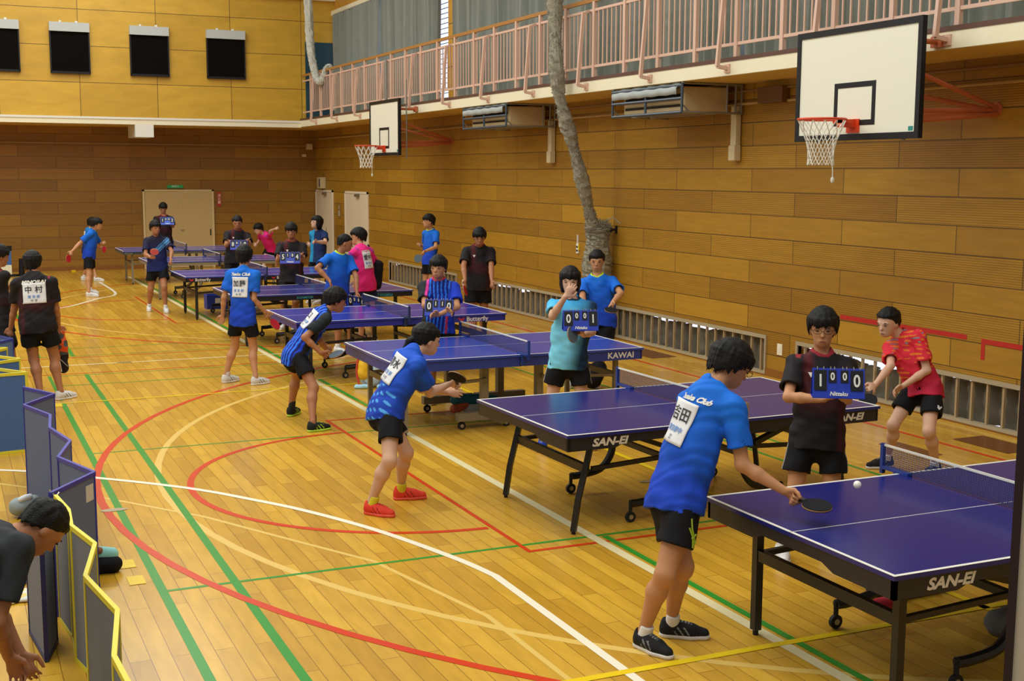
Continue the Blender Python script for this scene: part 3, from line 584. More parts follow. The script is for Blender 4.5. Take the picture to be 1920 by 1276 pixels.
# ------------------------------------------------------------------ folding court barriers
def barrier(pts, h, cloth, trim, label, patches=()):
    r = empty('folding_barrier', (pts[0][0], pts[0][1], 0), label, 'barrier', 'folding court barriers along the left')
    mc = mat('barrier_cloth', cloth, .8, noise=.06, nscale=90); mt = mat('barrier_trim', trim, .5); O = Vector((pts[0][0], pts[0][1], 0))
    for i in range(len(pts)-1):
        a = Vector((*pts[i], 0))-O; b = Vector((*pts[i+1], 0))-O; d = (b-a).normalized(); a2, b2 = a+d*.012, b-d*.012
        p = MB().bar(a2+Vector((0, 0, h/2)), b2+Vector((0, 0, h/2)), .012, h-.03, (0, 0, 1)).build('panel', mc, r)
        t = MB()
        for z in (.014, h-.014): t.bar(a+Vector((0, 0, z)), b+Vector((0, 0, z)), .02, .026)
        for q in (a2, b2): t.bar(q+Vector((0, 0, .014)), q+Vector((0, 0, h-.014)), .02, .02)
        t.build('trim', mt, p)
        if i in patches:
            n = Vector((d.y, -d.x, 0)); 
            if n.y > 0: n = -n
            c = a+(b-a)*patches[i][0]+n*.0065+Vector((0, 0, patches[i][1])); MB().bar(c-d*.045, c+d*.045, .002, .1).build('label_patch', mat('patch_white', 'c9c4bc', .7), p)
    MB().tube([Vector((*pts[-1], h))-O+Vector((.0, .02, .01)), Vector((*pts[-1], h))-O+Vector((.03, .0, -.03)), Vector((*pts[-1], h))-O+Vector((.05, .02, -.01))], .005, 6).build('hook', M['steel'], r)
    return r
barrier([(.55, 11.18), (.76, 10.73), (.505, 10.31), (.66, 9.8), (.62, 9.3), (.71, 8.78), (.595, 8.3), (.76, 7.79), (.475, 7.36)], .735, '5a6684', '2a2a94', 'grey folding barrier with dark blue piping, the middle one at the left', {7: (.15, .62)})
barrier([(.5, 7.3), (.54, 6.95), (.525, 6.63), (.6, 6.25), (.505, 5.75), (.58, 5.23), (.505, 4.72), (.53, 4.25), (.45, 3.8)], .735, '6a7078', 'd8cc30', 'grey folding barrier with yellow piping, the nearest one')
barrier([(.30, 13.9), (.54, 13.78), (.3, 13.4), (.62, 12.9), (.2, 12.62), (.63, 12.0), (-.15, 11.9)], .735, '41649a', 'd8cc30', 'blue folding barrier with yellow piping, beside the black-shirted back', {5: (.62, .1)})
barrier([(.45, 14.95), (.63, 14.5), (.36, 14.1)], .735, '5570a0', '2a3a94', 'farthest blue barrier standing behind the black-shirted back')
barrier([(.33, 7.15), (.38, 6.68), (.45, 6.95)], .7, '6b6f7c', '1d1f52', 'short folded barrier end with near black piping by the crouching man')
# ------------------------------------------------------------------ figures: blended volumes turned into one smooth surface
def nv(v): v = np.asarray(v, float); return v/(np.linalg.norm(v)+1e-12)
class Vol:
    def __init__(s, lo, hi, h):
        s.h = h; s.lo = np.asarray(lo, float)-3*h; s.n = np.ceil((np.asarray(hi, float)+3*h-s.lo)/h).astype(int)+1
        s.A = np.full(s.n, .5, np.float32)
    def _sub(s, lo, hi):
        i0 = np.maximum(0, np.floor((lo-s.lo)/s.h).astype(int)); i1 = np.minimum(s.n, np.ceil((hi-s.lo)/s.h).astype(int)+1)
        if (i1 <= i0).any(): return None, None
        ax = [s.lo[k]+s.h*np.arange(i0[k], i1[k], dtype=np.float32) for k in range(3)]
        X = np.stack(np.meshgrid(*ax, indexing='ij'), -1).astype(np.float32); return tuple(slice(a, b) for a, b in zip(i0, i1)), X
    def _mix(s, sl, d, k, op):
        A = s.A[sl]
        if op == '+':
            if k > 0: h = np.clip(.5+.5*(A-d)/k, 0, 1); s.A[sl] = A*(1-h)+d*h-k*h*(1-h)
            else: s.A[sl] = np.minimum(A, d)
        else: s.A[sl] = np.maximum(A, -d)
    def cap(s, a, b, ra, rb, k=.02, op='+', w=None, kw=1., ends=None):
        """tapered capsule; w: axis along which the section is squashed by kw"""
        a = np.asarray(a, float); b = np.asarray(b, float); R = max(ra, rb)+k+2*s.h
        sl, X = s._sub(np.minimum(a, b)-R, np.maximum(a, b)+R)
        if sl is None: return
        ab = b-a; L2 = ab@ab+1e-9; q = X-a.astype(np.float32); t = np.clip((q@ab.astype(np.float32))/L2, 0, 1); q = q-t[..., None]*ab.astype(np.float32)
        r = ra+(rb-ra)*t
        if w is not None:
            w = np.asarray(w, np.float32); c = q@w; d = np.sqrt(np.maximum((q*q).sum(-1)-c*c+(c/kw)**2, 0))-r
            if kw < 1: d *= (.5+.5*kw)
        else: d = np.sqrt((q*q).sum(-1))-r
        if ends is not None:   # flat cuts: (point, normal) keeps the side where (x-p).n < 0
            for p, n in ends: d = np.maximum(d, (X-np.asarray(p, np.float32))@np.asarray(n, np.float32))
        s._mix(sl, d, k, op)
    def ell(s, c, fr, rad, k=.02, op='+', ends=None):
        c = np.asarray(c, float); R = max(rad)+k+2*s.h; sl, X = s._sub(c-R, c+R)
        if sl is None: return
        q = X-c.astype(np.float32); Mx = np.stack([np.asarray(f, np.float32)/r for f, r in zip(fr, rad)], -1); u = q@Mx
        ln = np.sqrt((u*u).sum(-1)); d = (ln-1)*min(rad)*(.6+.4*1) 
        if ends is not None:
            for p, n in ends: d = np.maximum(d, (X-np.asarray(p, np.float32))@np.asarray(n, np.float32))
        s._mix(sl, d, k, op)
    def cut(s, p, n):
        X = [s.lo[k]+s.h*np.arange(s.n[k], dtype=np.float32) for k in range(3)]
        d = ((X[0]-p[0])*n[0])[:, None, None]+((X[1]-p[1])*n[1])[None, :, None]+((X[2]-p[2])*n[2])[None, None, :]
        s.A = np.maximum(s.A, d.astype(np.float32))
    def wrinkle(s, amp, comps):
        idx = np.argwhere(np.abs(s.A) < 2.5*s.h+amp*2)
        X = s.lo+idx*s.h; d = np.zeros(len(X))
        for kv, ph in comps: d += np.sin(X@np.asarray(kv)+ph+1.3*np.sin(X@np.asarray(kv)[[1, 2, 0]]*.45+ph))
        s.A[tuple(idx.T)] += (amp*d/len(comps)).astype(np.float32)
    def mesh(s, name, m, parent, color=None, org=(0, 0, 0), relax=1):
        A = s.A; S = A < 0
        c = [S[i:S.shape[0]-1+i, j:S.shape[1]-1+j, k:S.shape[2]-1+k] for i in (0, 1) for j in (0, 1) for k in (0, 1)]
        cnt = sum(x.astype(np.int8) for x in c); act = (cnt > 0) & (cnt < 8); ijk = np.argwhere(act)
        if len(ijk) == 0: return None
        ID = np.full(act.shape, -1, np.int32); ID[act] = np.arange(len(ijk))
        V = np.stack([A[ijk[:, 0]+i, ijk[:, 1]+j, ijk[:, 2]+k] for i in (0, 1) for j in (0, 1) for k in (0, 1)], 1)
        off = np.array([(i, j, k) for i in (0, 1) for j in (0, 1) for k in (0, 1)], float)
        acc = np.zeros((len(ijk), 3)); n = np.zeros(len(ijk))
        for a in range(8):
            for b in range(a+1, 8):
                if np.abs(off[a]-off[b]).sum() != 1: continue
                x = (V[:, a] < 0) != (V[:, b] < 0); t = np.where(x, V[:, a]/(V[:, a]-V[:, b]+1e-12), 0)
                acc += np.where(x[:, None], off[a]+(off[b]-off[a])*t[:, None], 0); n += x
        P = s.lo+(ijk+acc/n[:, None])*s.h
        Q = []
        for ax in range(3):
            o1, o2 = [(1, 2), (2, 0), (0, 1)][ax]
            sl0 = [slice(None)]*3; sl1 = [slice(None)]*3; sl0[ax] = slice(0, -1); sl1[ax] = slice(1, None)
            e = np.argwhere(S[tuple(sl0)] != S[tuple(sl1)])
            e = e[(e[:, o1] > 0) & (e[:, o2] > 0) & (e[:, o1] < act.shape[o1]) & (e[:, o2] < act.shape[o2])]
            def g(d1, d2):
                q = e.copy(); q[:, o1] -= d1; q[:, o2] -= d2; return ID[tuple(q.T)]
            quad = np.stack([g(1, 1), g(0, 1), g(0, 0), g(1, 0)], 1); ins = S[tuple(e.T)]
            quad[~ins] = quad[~ins][:, ::-1]; Q.append(quad)
        Q = np.concatenate(Q); Q = Q[(Q >= 0).all(1)]
        for _ in range(relax):
            sm = np.zeros_like(P); ct = np.zeros(len(P))
            for a, b in ((0, 1), (1, 2), (2, 3), (3, 0)):
                np.add.at(sm, Q[:, a], P[Q[:, b]]); np.add.at(sm, Q[:, b], P[Q[:, a]]); np.add.at(ct, Q[:, a], 1); np.add.at(ct, Q[:, b], 1)
            P = P*.5+.5*sm/np.maximum(ct, 1)[:, None]
        me = bpy.data.meshes.new(name); me.vertices.add(len(P)); me.vertices.foreach_set('co', (P-np.asarray(org)).astype(np.float32).ravel())
        me.loops.add(len(Q)*4); me.loops.foreach_set('vertex_index', Q.astype(np.int32).ravel()); me.polygons.add(len(Q))
        me.polygons.foreach_set('loop_start', np.arange(0, len(Q)*4, 4, dtype=np.int32)); me.polygons.foreach_set('loop_total', np.full(len(Q), 4, np.int32))
        me.polygons.foreach_set('use_smooth', [True]*len(Q)); me.update(calc_edges=True)
        if color is not None:
            C = color(P); at = me.color_attributes.new('Col', 'FLOAT_COLOR', 'POINT'); at.data.foreach_set('color', np.c_[C, np.ones(len(C))].astype(np.float32).ravel())
        me.materials.append(m); o = bpy.data.objects.new(name, me); COL.objects.link(o)
        if parent: o.parent = parent
        o['_n'] = len(P); del o['_n']; return o
M['skin'] = mat('skin', 'c08a62', .5, noise=.05, nscale=12, spec=.3)
M['skin_d'] = mat('skin_tan', 'a97250', .5, noise=.05, nscale=12, spec=.3)
M['skin_l'] = mat('skin_light', 'd0a488', .5, noise=.05, nscale=12, spec=.3)
M['hair'] = mat('black_hair', '0e0c0b', .55, noise=.3, nscale=90, bump=.5, bscale=160, spec=.25)
M['fab'] = mat('jersey_cloth', 'ffffff', .75, vcol=True, bump=.15, bscale=300, spec=.25)
M['shorts'] = mat('black_shorts_cloth', '131316', .8, noise=.1, bump=.2, bscale=120, spec=.2)
M['shorts_n'] = mat('navy_shorts_cloth', '18203e', .8, noise=.1, spec=.2)
M['eye'] = mat('eye_dark', '120c0a', .3); M['eyew'] = mat('eye_white', 'cfc6bc', .4); M['lip'] = mat('lips', '8f4a3c', .5); M['paper'] = mat('bib_paper', 'dfdfe0', .7, noise=.03); M['ink'] = mat('bib_ink', '20242c', .6); M['inkb'] = mat('bib_blue_ink', '6f8fc8', .6)
def frame_from(yaw, pitch=0):
    y = math.radians(yaw); p = math.radians(pitch); f = np.array([math.cos(y)*math.cos(p), math.sin(y)*math.cos(p), math.sin(p)])
    r = np.array([math.sin(y), -math.cos(y), 0.]); return r, f, np.cross(r, f)
def hand(V, J, sd, H, style, grip_axis=None):
    """palm, four unequal fingers and a thumb"""
    k = H/1.66; wr = J['wr'+sd]; d = nv(J['ha'+sd]-wr); el = J['el'+sd]; side = 1 if sd == 'R' else -1
    pn = J.get('pn'+sd); pn = nv(np.array(pn)) if pn is not None else nv(np.cross(d, [0, 0, 1])*side+np.array([0, 0, -.6]))
    pn = nv(pn-d*(pn@d)); th = nv(np.cross(pn, d)*side)     # toward the thumb
    V.cap(wr-d*.01, wr+d*.075*k, .024*k, .034*k, .012, w=pn, kw=.5)
    V.cap(wr+d*.045*k+th*.012*k, wr+d*.075*k-th*.012*k, .03*k, .03*k, .012, w=pn, kw=.48)
    curl = {'grip': (75, 95, 60), 'relax': (22, 30, 22), 'flat': (6, 10, 8), 'point': (70, 90, 60)}[style]
    for i, (o, L) in enumerate(((.03, .068), (.010, .076), (-.010, .071), (-.029, .056))):
        b = wr+d*(.078-.004*abs(i-1.2))*k+th*o*k; ang = 0; dd = d; cu = curl if not (style == 'point' and i == 0) else (4, 6, 4); p = b; r0 = (.0092, .0095, .009, .008)[i]*k
        sp = th*(1.2-i)*.06
        for j, (fl, sc_) in enumerate(zip(cu, (.45, .31, .24))):
            ang += math.radians(fl); dd = nv(d*math.cos(ang)+pn*math.sin(ang)+sp); q = p+dd*L*k*sc_; V.cap(p, q, r0*(1-.08*j), r0*(.93-.08*j), .004); p = q
    b = wr+d*.025*k+th*.028*k; t1 = b+nv(d*.55+th*.75+pn*.25)*.036*k; 
    t2 = t1+nv(d*.85+th*.15+pn*(.45 if style in ('grip', 'point') else .15))*.03*k; t3 = t2+nv(d*.8-th*.2*(style == 'grip')+pn*(.6 if style == 'grip' else .15))*.022*k
    V.cap(b, t1, .015*k, .012*k, .01); V.cap(t1, t2, .0115*k, .0105*k, .004); V.cap(t2, t3, .0105*k, .0088*k, .004)
def color_solid(c):
    c = np.array(lin(c)); return lambda P, T: np.tile(c, (len(P), 1))
def lerp(a, b, t): t = np.clip(t, 0, 1)[:, None]; return np.array(a)*(1-t)+np.array(b)*t
def mix_mask(C, mask, c): C = C.copy(); C[mask] = np.array(lin(c)); return C
# jersey designs; T gives torso coordinates: t up the spine 0..1, u across (+ right), f front, sl along sleeve
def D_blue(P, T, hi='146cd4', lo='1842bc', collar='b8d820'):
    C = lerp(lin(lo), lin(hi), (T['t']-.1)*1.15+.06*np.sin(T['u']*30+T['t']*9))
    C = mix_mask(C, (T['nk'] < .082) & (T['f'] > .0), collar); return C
def D_navyblue(P, T): 
    C = lerp(lin('1a3fae'), lin('1f55c6'), T['t']); m_ = (T['f'] < -.045) & (T['t'] < .36) & (np.sin(P[:, 2]*70+P[:, 0]*60+P[:, 1]*30)+np.sin(P[:, 2]*120-P[:, 1]*90) > .95); return mix_mask(C, m_, '4f9fe0')
def D_black_red(P, T):
    C = np.tile(lin('1d191c'), (len(P), 1)); r = np.array(lin('5a1a1e')); a = np.clip(1-np.abs(T['u']-.09)/.05, 0, 1)*(T['f'] > 0)*np.clip((T['t']-.35)*3, 0, 1)*.9
    b = np.clip(1-np.abs(T['u']+.14)/.04, 0, 1)*np.clip(1.2-T['t']*1.2, 0, 1)*.5; v = np.clip(1-(np.abs(T['u'])*3+np.abs(T['t']-.42)*4), 0, 1)
    s = ((a+b+v*.5))[:, None].clip(0, 1); C = C*(1-s)+r*s
    C = mix_mask(C, (T['sh'] < .075) & (T['t'] > .93) & (T['u'] > .09) & (T['u'] < .17), '8a2226'); return mix_mask(C, (T['nk'] < .08) & (T['f'] > 0), '9a2834')
def D_red_pat(P, T):
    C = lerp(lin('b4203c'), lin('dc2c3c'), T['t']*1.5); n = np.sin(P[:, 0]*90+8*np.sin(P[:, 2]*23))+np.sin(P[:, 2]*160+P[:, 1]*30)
    C = mix_mask(C, (n > 1.05) & (T['t'] > .25) & (T['f'] > -.03), 'e87a2c'); C = mix_mask(C, (n < -1.5) & (T['t'] > .75), '6a8a8c'); return C
def D_sky(P, T):
    C = lerp(lin('7cd0ea'), lin('3cb0f2'), (T['t']-.6)*2.5); a = np.clip((-T['u']-.0)*7-(T['t']-.5)*.6, 0, 1)[:, None]; C = C*(1-a)+np.array(lin('17344e'))*a
    return mix_mask(C, (T['nk'] < .078) & (T['f'] > 0), '15304a')
def D_stripes(P, T, base='1f40d8'):
    C = np.tile(lin(base), (len(P), 1)); u = T['u']; s = np.sin(u*150+1.5*np.sin(T['t']*5))
    C = mix_mask(C, (s > .35) & (np.abs(u) < .15), '141c5c'); C = mix_mask(C, (s < -.8) & (np.abs(u) < .13), '2f8fe8')
    return C
def D_stripes_front(P, T):
    C = D_stripes(P, T, '1c3cc0'); C = mix_mask(C, (T['arm'] < .12) & (T['u'] > .13), '1c2126'); C = mix_mask(C, (T['u'] > .12), '1c2126')
    C = mix_mask(C, (np.abs(T['u']-.095-.02*T['t']) < .014) & (T['f'] > 0) & (T['t'] > .5), 'e0409c'); C = mix_mask(C, (np.abs(T['u']+.11) < .012) & (T['f'] > 0) & (T['t'] < .45), 'd03a5c')
    return mix_mask(C, (T['nk'] < .08) & (T['f'] > 0), 'd02c50')
def D_stripes_side(P, T):
    C = D_stripes(P, T, '1f48e0'); C = mix_mask(C, (np.abs(T['u']) > .15) | ((T['t'] > .88) & (T['f'] > -.02)), '1b2226'); return C
def D_pink(P, T):
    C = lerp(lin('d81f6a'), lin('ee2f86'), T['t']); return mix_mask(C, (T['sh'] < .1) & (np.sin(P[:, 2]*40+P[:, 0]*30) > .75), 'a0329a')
def D_two(P, T):
    C = np.tile(lin('182c58'), (len(P), 1)); return mix_mask(C, (T['u'] > .0) & (T['f'] > -.02) & (T['t'] < 2), '2088b8')
def D_navy(P, T):
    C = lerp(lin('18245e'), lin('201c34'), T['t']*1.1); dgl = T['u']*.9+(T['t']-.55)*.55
    m_ = (np.abs(dgl) < .022) | (np.abs(dgl-.05) < .01) | (np.abs(dgl+.05) < .008); C = mix_mask(C, m_ & (T['f'] > 0) & (T['u'] < .08) & (T['t'] > .2), '4f8cc0'); return C
SH = dict(sneaker_black=('1c1c1e', 'd8d2c8'), sneaker_red=('e0402c', 'e8553c'), sneaker_white=('dcdad6', 'e8e4dc'), sneaker_green=('1e2420', 'b8e03a'), sneaker_blue=('1c3aa0', 'b07850'), sneaker_whiteblack=('d6d4d0', 'e4ded6'))
def person(key, label, design, shorts='shorts', shoe='sneaker_white', sock='e4e2dc', sockh=.05, hair='short', skin='skin', h=.009, handR='relax', handL='relax', shirt_len=.09, glasses=False, bib=None, back=None, slim=1., short_len=.62, extra=None, jacket=False, stripe=None, mark=None, group=None, logo=None):
    D = POSES[key]; H = D['H']; J = {k_: np.array(v) for k_, v in D['J'].items()}; J.update({k_: np.array(v) for k_, v in (extra or {}).items()}); k = H/1.66
    pel, neck = J['pel'], J['neck']; u = nv(neck-pel); rt_, f0, _ = frame_from(D['yaw']); ac = nv(rt_-u*(rt_@u)); fr = nv(np.cross(u, ac)); Ls = np.linalg.norm(neck-pel)
    org = np.array([(J['anR'][0]+J['anL'][0])/2, (J['anR'][1]+J['anL'][1])/2, 0.])
    root = empty('person', org, label, 'person', group)
    hr, hf, hu = frame_from(D['hy'], D['hp']); hc = J['head']
    hc = hc+hf*.012
    pts = np.array(list(v for a, v in J.items() if a[:2] not in ('ft', 'pn'))); lo = pts.min(0)-.16; hi = pts.max(0)+.17; lo[2] = max(lo[2], -.01)
    S = lambda s: (1 if s == 'R' else -1)
    # ---- body
    V = Vol(lo, hi, h)
    V.cap(pel+u*.02, pel+u*Ls*.35, .125*k*slim, .108*k*slim, .04, w=fr, kw=.72); V.cap(pel+u*Ls*.35, pel+u*Ls*.75, .11*k*slim, .135*k*slim, .04, w=fr, kw=.66)
    V.cap(neck-u*.055*k, J['shR'], .05*k, .047*k, .04); V.cap(neck-u*.055*k, J['shL'], .05*k, .047*k, .04); V.cap(neck-u*.05-fr*.0, hc-hu*.03-hf*.02, .056*k, .05*k, .03)
    for s in 'RL':
        V.cap(J['sh'+s], J['el'+s], .047*k*slim, .036*k*slim, .03); e, w_ = J['el'+s], J['wr'+s]; V.cap(e, e+(w_-e)*.35, .036*k*slim, .037*k*slim, .02); V.cap(e+(w_-e)*.35, w_, .037*k*slim, .0235*k, .015)
        hand(V, J, s, H, handR if s == 'R' else handL)
        hi_, kn, an = J['hi'+s], J['kn'+s], J['an'+s]; V.cap(hi_, kn, .088*k*slim, .054*k*slim, .05); fd = nv(J['ft'+s]); cf = kn+(an-kn)*.3-fd*.016
        V.cap(kn, cf, .049*k*slim, .054*k*slim, .03); V.cap(cf, an+[0, 0, .03], .054*k*slim, .031*k, .03); V.cap(kn+fd*.012, kn+fd*.01-[0, 0, .03], .04*k*slim, .038*k*slim, .02); V.cap(an+[0, 0, .03], an, .031*k, .034*k, .01); V.cap(an-[0, 0, .02], an+fd*.12-[0, 0, .035], .03*k, .026*k, .015)
    # head
    q = 1.03+.02*k
    V.ell(hc+hu*.028*q-hf*.012, (hr, hf, hu), (.074*q, .093*q, .088*q), .01); V.ell(hc-hu*.03*q+hf*.018, (hr, hf, hu), (.060*q, .070*q, .080*q), .03); V.ell(hc-hu*.082*q+hf*.052*q, (hr, hf, hu), (.028*q, .026*q, .022*q), .03)
    V.cap(hc-hu*.0*q+hf*.083*q, hc-hu*.030*q+hf*.1*q, .007, .0115, .012); V.ell(hc-hu*.066*q+hf*.084*q, (hr, hf, hu), (.022, .008, .009), .01)
    for s in (1, -1):
        V.ell(hc-hu*.012+hr*s*.073*q-hf*.012, (hr, hf, hu), (.011, .019, .031), .008); V.cap(hc+hu*.018*q+hf*.083*q+hr*s*.018, hc+hu*.016*q+hf*.072*q+hr*s*.048, .009, .008, .012)
        V.ell(hc+hu*.001*q+hf*.096*q+hr*s*.032*q, (hr, hf, hu), (.017, .012, .01), .008, '-') if h < .0075 else None
    body = V.mesh('body', M[skin], root, org=org)
    # eyes, brows, mouth
    if h < .013:
        for s in (1, -1):
            e = hc+hu*.0*q+hf*.077*q+hr*s*.032*q-org; MB().ball((0, 0, 0), 1, 8)
            for nm, m_, off, rr in (('eye', M['eye'], e+hf*.0065, (.0135, .005, .0048)), ('eyebrow', M['hair'], e+hu*.021+hf*.0065, (.017, .007, .0035))):
                mb = MB().ball((0, 0, 0), 1, 8); mb.v = [tuple(off+hr*x*rr[0]+hf*y*rr[1]+hu*z*rr[2]) for x, y, z in mb.v]; mb.build(nm, m_, root, smooth=True)
        mb = MB().ball((0, 0, 0), 1, 8); off = hc-hu*.066*q+hf*.0865*q-org; mb.v = [tuple(off+hr*x*.021+hf*y*.007+hu*z*.0062) for x, y, z in mb.v]; mb.build('mouth', M['lip'], root, smooth=True)
    if glasses:
        g_ = MB(); o = hc+hu*.0*q+hf*.101*q-org
        for s in (1, -1):
            c = o+hr*s*.033; rg = [c+hr*.026*math.cos(t*PI/9)*(1-.0)+hu*.017*math.sin(t*PI/9)*(1.05) for t in range(19)]; g_.tube(rg, .0016, 5); g_.tube([c+hr*s*.026+hu*.006, o+hr*s*.077-hf*.02+hu*.006, o+hr*s*.08-hf*.11+hu*.0], .0018, 5)
        g_.tube([o+hr*.008, o-hr*.008], .0016, 5); g_.build('glasses', M['black'], root)
    # ---- hair
    Hv = Vol(hc-.19-(.1 if hair in ('pony', 'bun', 'bob') else 0), hc+.19, max(h*.75, .005)); top = hc+hu*.036*q-hf*.018
    def face_cut(zb, fb=.02): return [(hc+hu*zb, -nv(hu*1.0-hf*.0))]
    big = {'short': 1.0, 'buzz': .93, 'bowl': 1.08, 'bob': 1.08, 'pony': 1.0, 'bun': 1.0, 'full': 1.13, 'up': 1.04}[hair]
    plane = [(hc+hu*(.012 if hair != 'bun' else .02), nv(-hu+hf*.62))]; rx, ry, rz = .084*q*big, .104*q*big, .095*q*big
    Hv.ell(top, (hr, hf, hu), (rx, ry, rz), .01, ends=plane)
    Hv.ell(hc-hu*.015-hf*.035, (hr, hf, hu), (.079*q*big, .078*q*big, .085*q), .02, ends=plane)
    rs = random.Random(hash(key) % 1000 if 0 else sum(map(ord, key))); NS = 64 if h < .0095 else 36
    for i in range(NS):          # separate locks hanging from the crown
        ph = 2*PI*(i+rs.uniform(-.35, .35))/NS; cf_, sf = math.cos(ph), math.sin(ph); frontal = max(0, cf_)
        zt = {'bob': -.08, 'bowl': -.03, 'full': -.035, 'short': -.02, 'up': -.012, 'buzz': .0, 'pony': -.02, 'bun': -.02}[hair]
        zf = {'bob': .022, 'bowl': .02, 'full': .026, 'short': .034, 'up': .05, 'buzz': .058, 'pony': .03, 'bun': .1}[hair]
        zb = {'bob': -.095, 'bowl': -.075, 'full': -.075, 'short': -.065, 'up': -.06, 'buzz': -.05, 'pony': -.05, 'bun': -.045}[hair]
        if frontal > .55: z_ = zf
        elif frontal > .0: z_ = zt+(zf-zt)*(frontal/.55)**1.5 if hair != 'bob' else zt
        else: z_ = zt+(zb-zt)*min(1, -cf_*1.3)
        z_ += rs.uniform(-.018, .01); rv = rs.uniform(.95, 1.06); prev = None
        for j in range(6):
            el = j/5; zz = .075*(1-el)+z_*el; rr_ = math.sqrt(max(0.05, 1-((zz-.036)/rz)**2)) if zz > .036 else 1-.12*min(1, (.036-zz)/.11)
            p_ = hc-hf*.018+hu*zz+hr*sf*rx*.93*rr_*rv+hf*cf_*ry*.95*rr_*rv; 
            if prev is not None: Hv.cap(prev, p_, .0135*(1-.12*j), .0135*(1-.12*(j+1))*(.55 if j == 5 else 1), .006)
            prev = p_
    fringe = {'short': .036, 'buzz': .06, 'bowl': .026, 'bob': .03, 'pony': .038, 'bun': .062, 'full': .032, 'up': .045}[hair]
    if hair == 'bob': Hv.cap(hc+hr*.065-hu*.03-hf*.02, hc+hr*.06-hu*.09-hf*.01, .03, .018, .03); Hv.cap(hc-hr*.065-hu*.03-hf*.02, hc-hr*.06-hu*.09-hf*.01, .03, .018, .03); Hv.cap(hc-hf*.06, hc-hf*.055-hu*.09, .068, .05, .03)
    nl = -.095 if hair not in ('bob',) else -.14
    Hv.cut(hc+hu*nl, -hu)
    if hair == 'pony': b = hc-hf*.09+hu*.02; Hv.ell(b, (hr, hf, hu), (.022, .022, .022), .01); Hv.cap(b, b-hf*.06-hu*.05, .022, .024, .012); Hv.cap(b-hf*.06-hu*.05, b-hf*.11-hu*.15, .026, .008, .012)
    if hair == 'bun': Hv.ell(hc-hf*.135-hu*.02, (hr, hf, hu), (.04, .034, .038), .01); Hv.cap(hc-hf*.13+hu*.02, hc-hf*.16+hu*.055, .016, .004, .01)
    Hv.wrinkle(.002, [(hr*140+hf*60, 1.), (hf*150-hr*70, 4.)])
    ho = Hv.mesh('hair', M['hair'], root, org=org)
    if hair == 'bun':
        for dz in (0, .012): MB().bar(Vector(hc+hu*(.06+dz)+hr*-.074+hf*.0-org), Vector(hc+hu*(.085+dz)-hr*.06-hf*.03-org), .004, .004).build('hair_clip', M['yel'], ho)
    # ---- shirt
    V = Vol(lo, hi, h); W = .155*k*slim; hem = pel-u*shirt_len*.35; sag = np.array([0, 0, -1.])
    leg_mid = (J['knR']+J['knL'])/2; low = pel+nv(nv(leg_mid-pel)*.7-u*.5)*shirt_len; 
    V.cap(pel-u*.0+fr*.005, pel+u*Ls*.42, W*1.2, W*1.1, .05, w=fr, kw=.68); V.cap(pel, low, W*1.22, W*1.3, .03, w=fr, kw=.68); V.cap(pel+u*Ls*.42, pel+u*Ls*.78, W*1.1, W*1.06, .05, w=fr, kw=.66)
    V.cap(neck-u*.06*k, J['shR'], .06*k, .057*k, .04); V.cap(neck-u*.06*k, J['shL'], .06*k, .057*k, .04); V.cap(neck-u*.045-fr*.01, neck-u*.0, .075*k, .062*k, .04)
    nd = nv(low-pel); V.cut(low, nd)
    V.cap(low-nd*.01, low+nd*.05, W*1.12, W*1.13, 0, '-', w=fr, kw=.62)
    for s in 'RL':
        a, b = J['sh'+s], J['el'+s]; dr = nv(b-a); e = a+(b-a)*.72; V.cap(a, e, .06*k, .073*k, .035, ends=[(e, dr)]); 
        if jacket: V.cap(e, J['el'+s], .065*k, .055*k, .02); V.cap(J['el'+s], J['wr'+s], .055*k, .045*k, .02)
        else: V.cap(e-dr*.015, e+dr*.06, .054*k, .056*k, 0, '-')
    V.cap(neck+u*.012+fr*.018, neck+u*.09+fr*.05, .056*k, .064*k, 0, '-')
    V.wrinkle(.0105 if h < .0095 else .007, [(u*46+ac*22, 1.+H*9), (u*30-ac*26, 2.+H*5), (ac*44+fr*26+u*12, 3.), (u*20+fr*36, 5.), (u*75-ac*50+fr*20, 1.)])
    def coords(P):
        q_ = P-pel; T = dict(t=q_@u/Ls, u=q_@ac, f=q_@fr, nk=np.linalg.norm(P-(neck+u*.022+fr*.015), axis=1))
        T['sh'] = np.minimum(np.linalg.norm(P-J['shR'], axis=1), np.linalg.norm(P-J['shL'], axis=1)); T['arm'] = np.linalg.norm(P-(J['shR']*.4+J['elR']*.6), axis=1); return T
    shirt = V.mesh('shirt', M['fab'], root, color=lambda P: design(P, coords(P)), org=org)
    # ---- shorts
    V = Vol(np.minimum(lo, pel-.5), hi, h); V.cap(pel+u*.06, pel-u*.03, .126*k*slim, .15*k*slim, .04, w=fr, kw=.72)
    for s in 'RL':
        a, b = J['hi'+s], J['kn'+s]; dr = nv(b-a); e = a+(b-a)*short_len; o_ = rt_*S(s)*.012
        V.cap(a+o_*.3, e+o_, .09*k*slim, .1*k*slim, .04, ends=[(e, dr)]); V.cap(e-dr*.03+o_, e+dr*.06+o_, .076*k*slim, .082*k*slim, 0, '-')
    V.wrinkle(.0045, [(np.array([0, 0, 40.])+rt_*20, 1.), (rt_*55+np.array([0, 0, 12.]), 2.)])
    so = V.mesh('shorts', M[shorts], root, org=org)
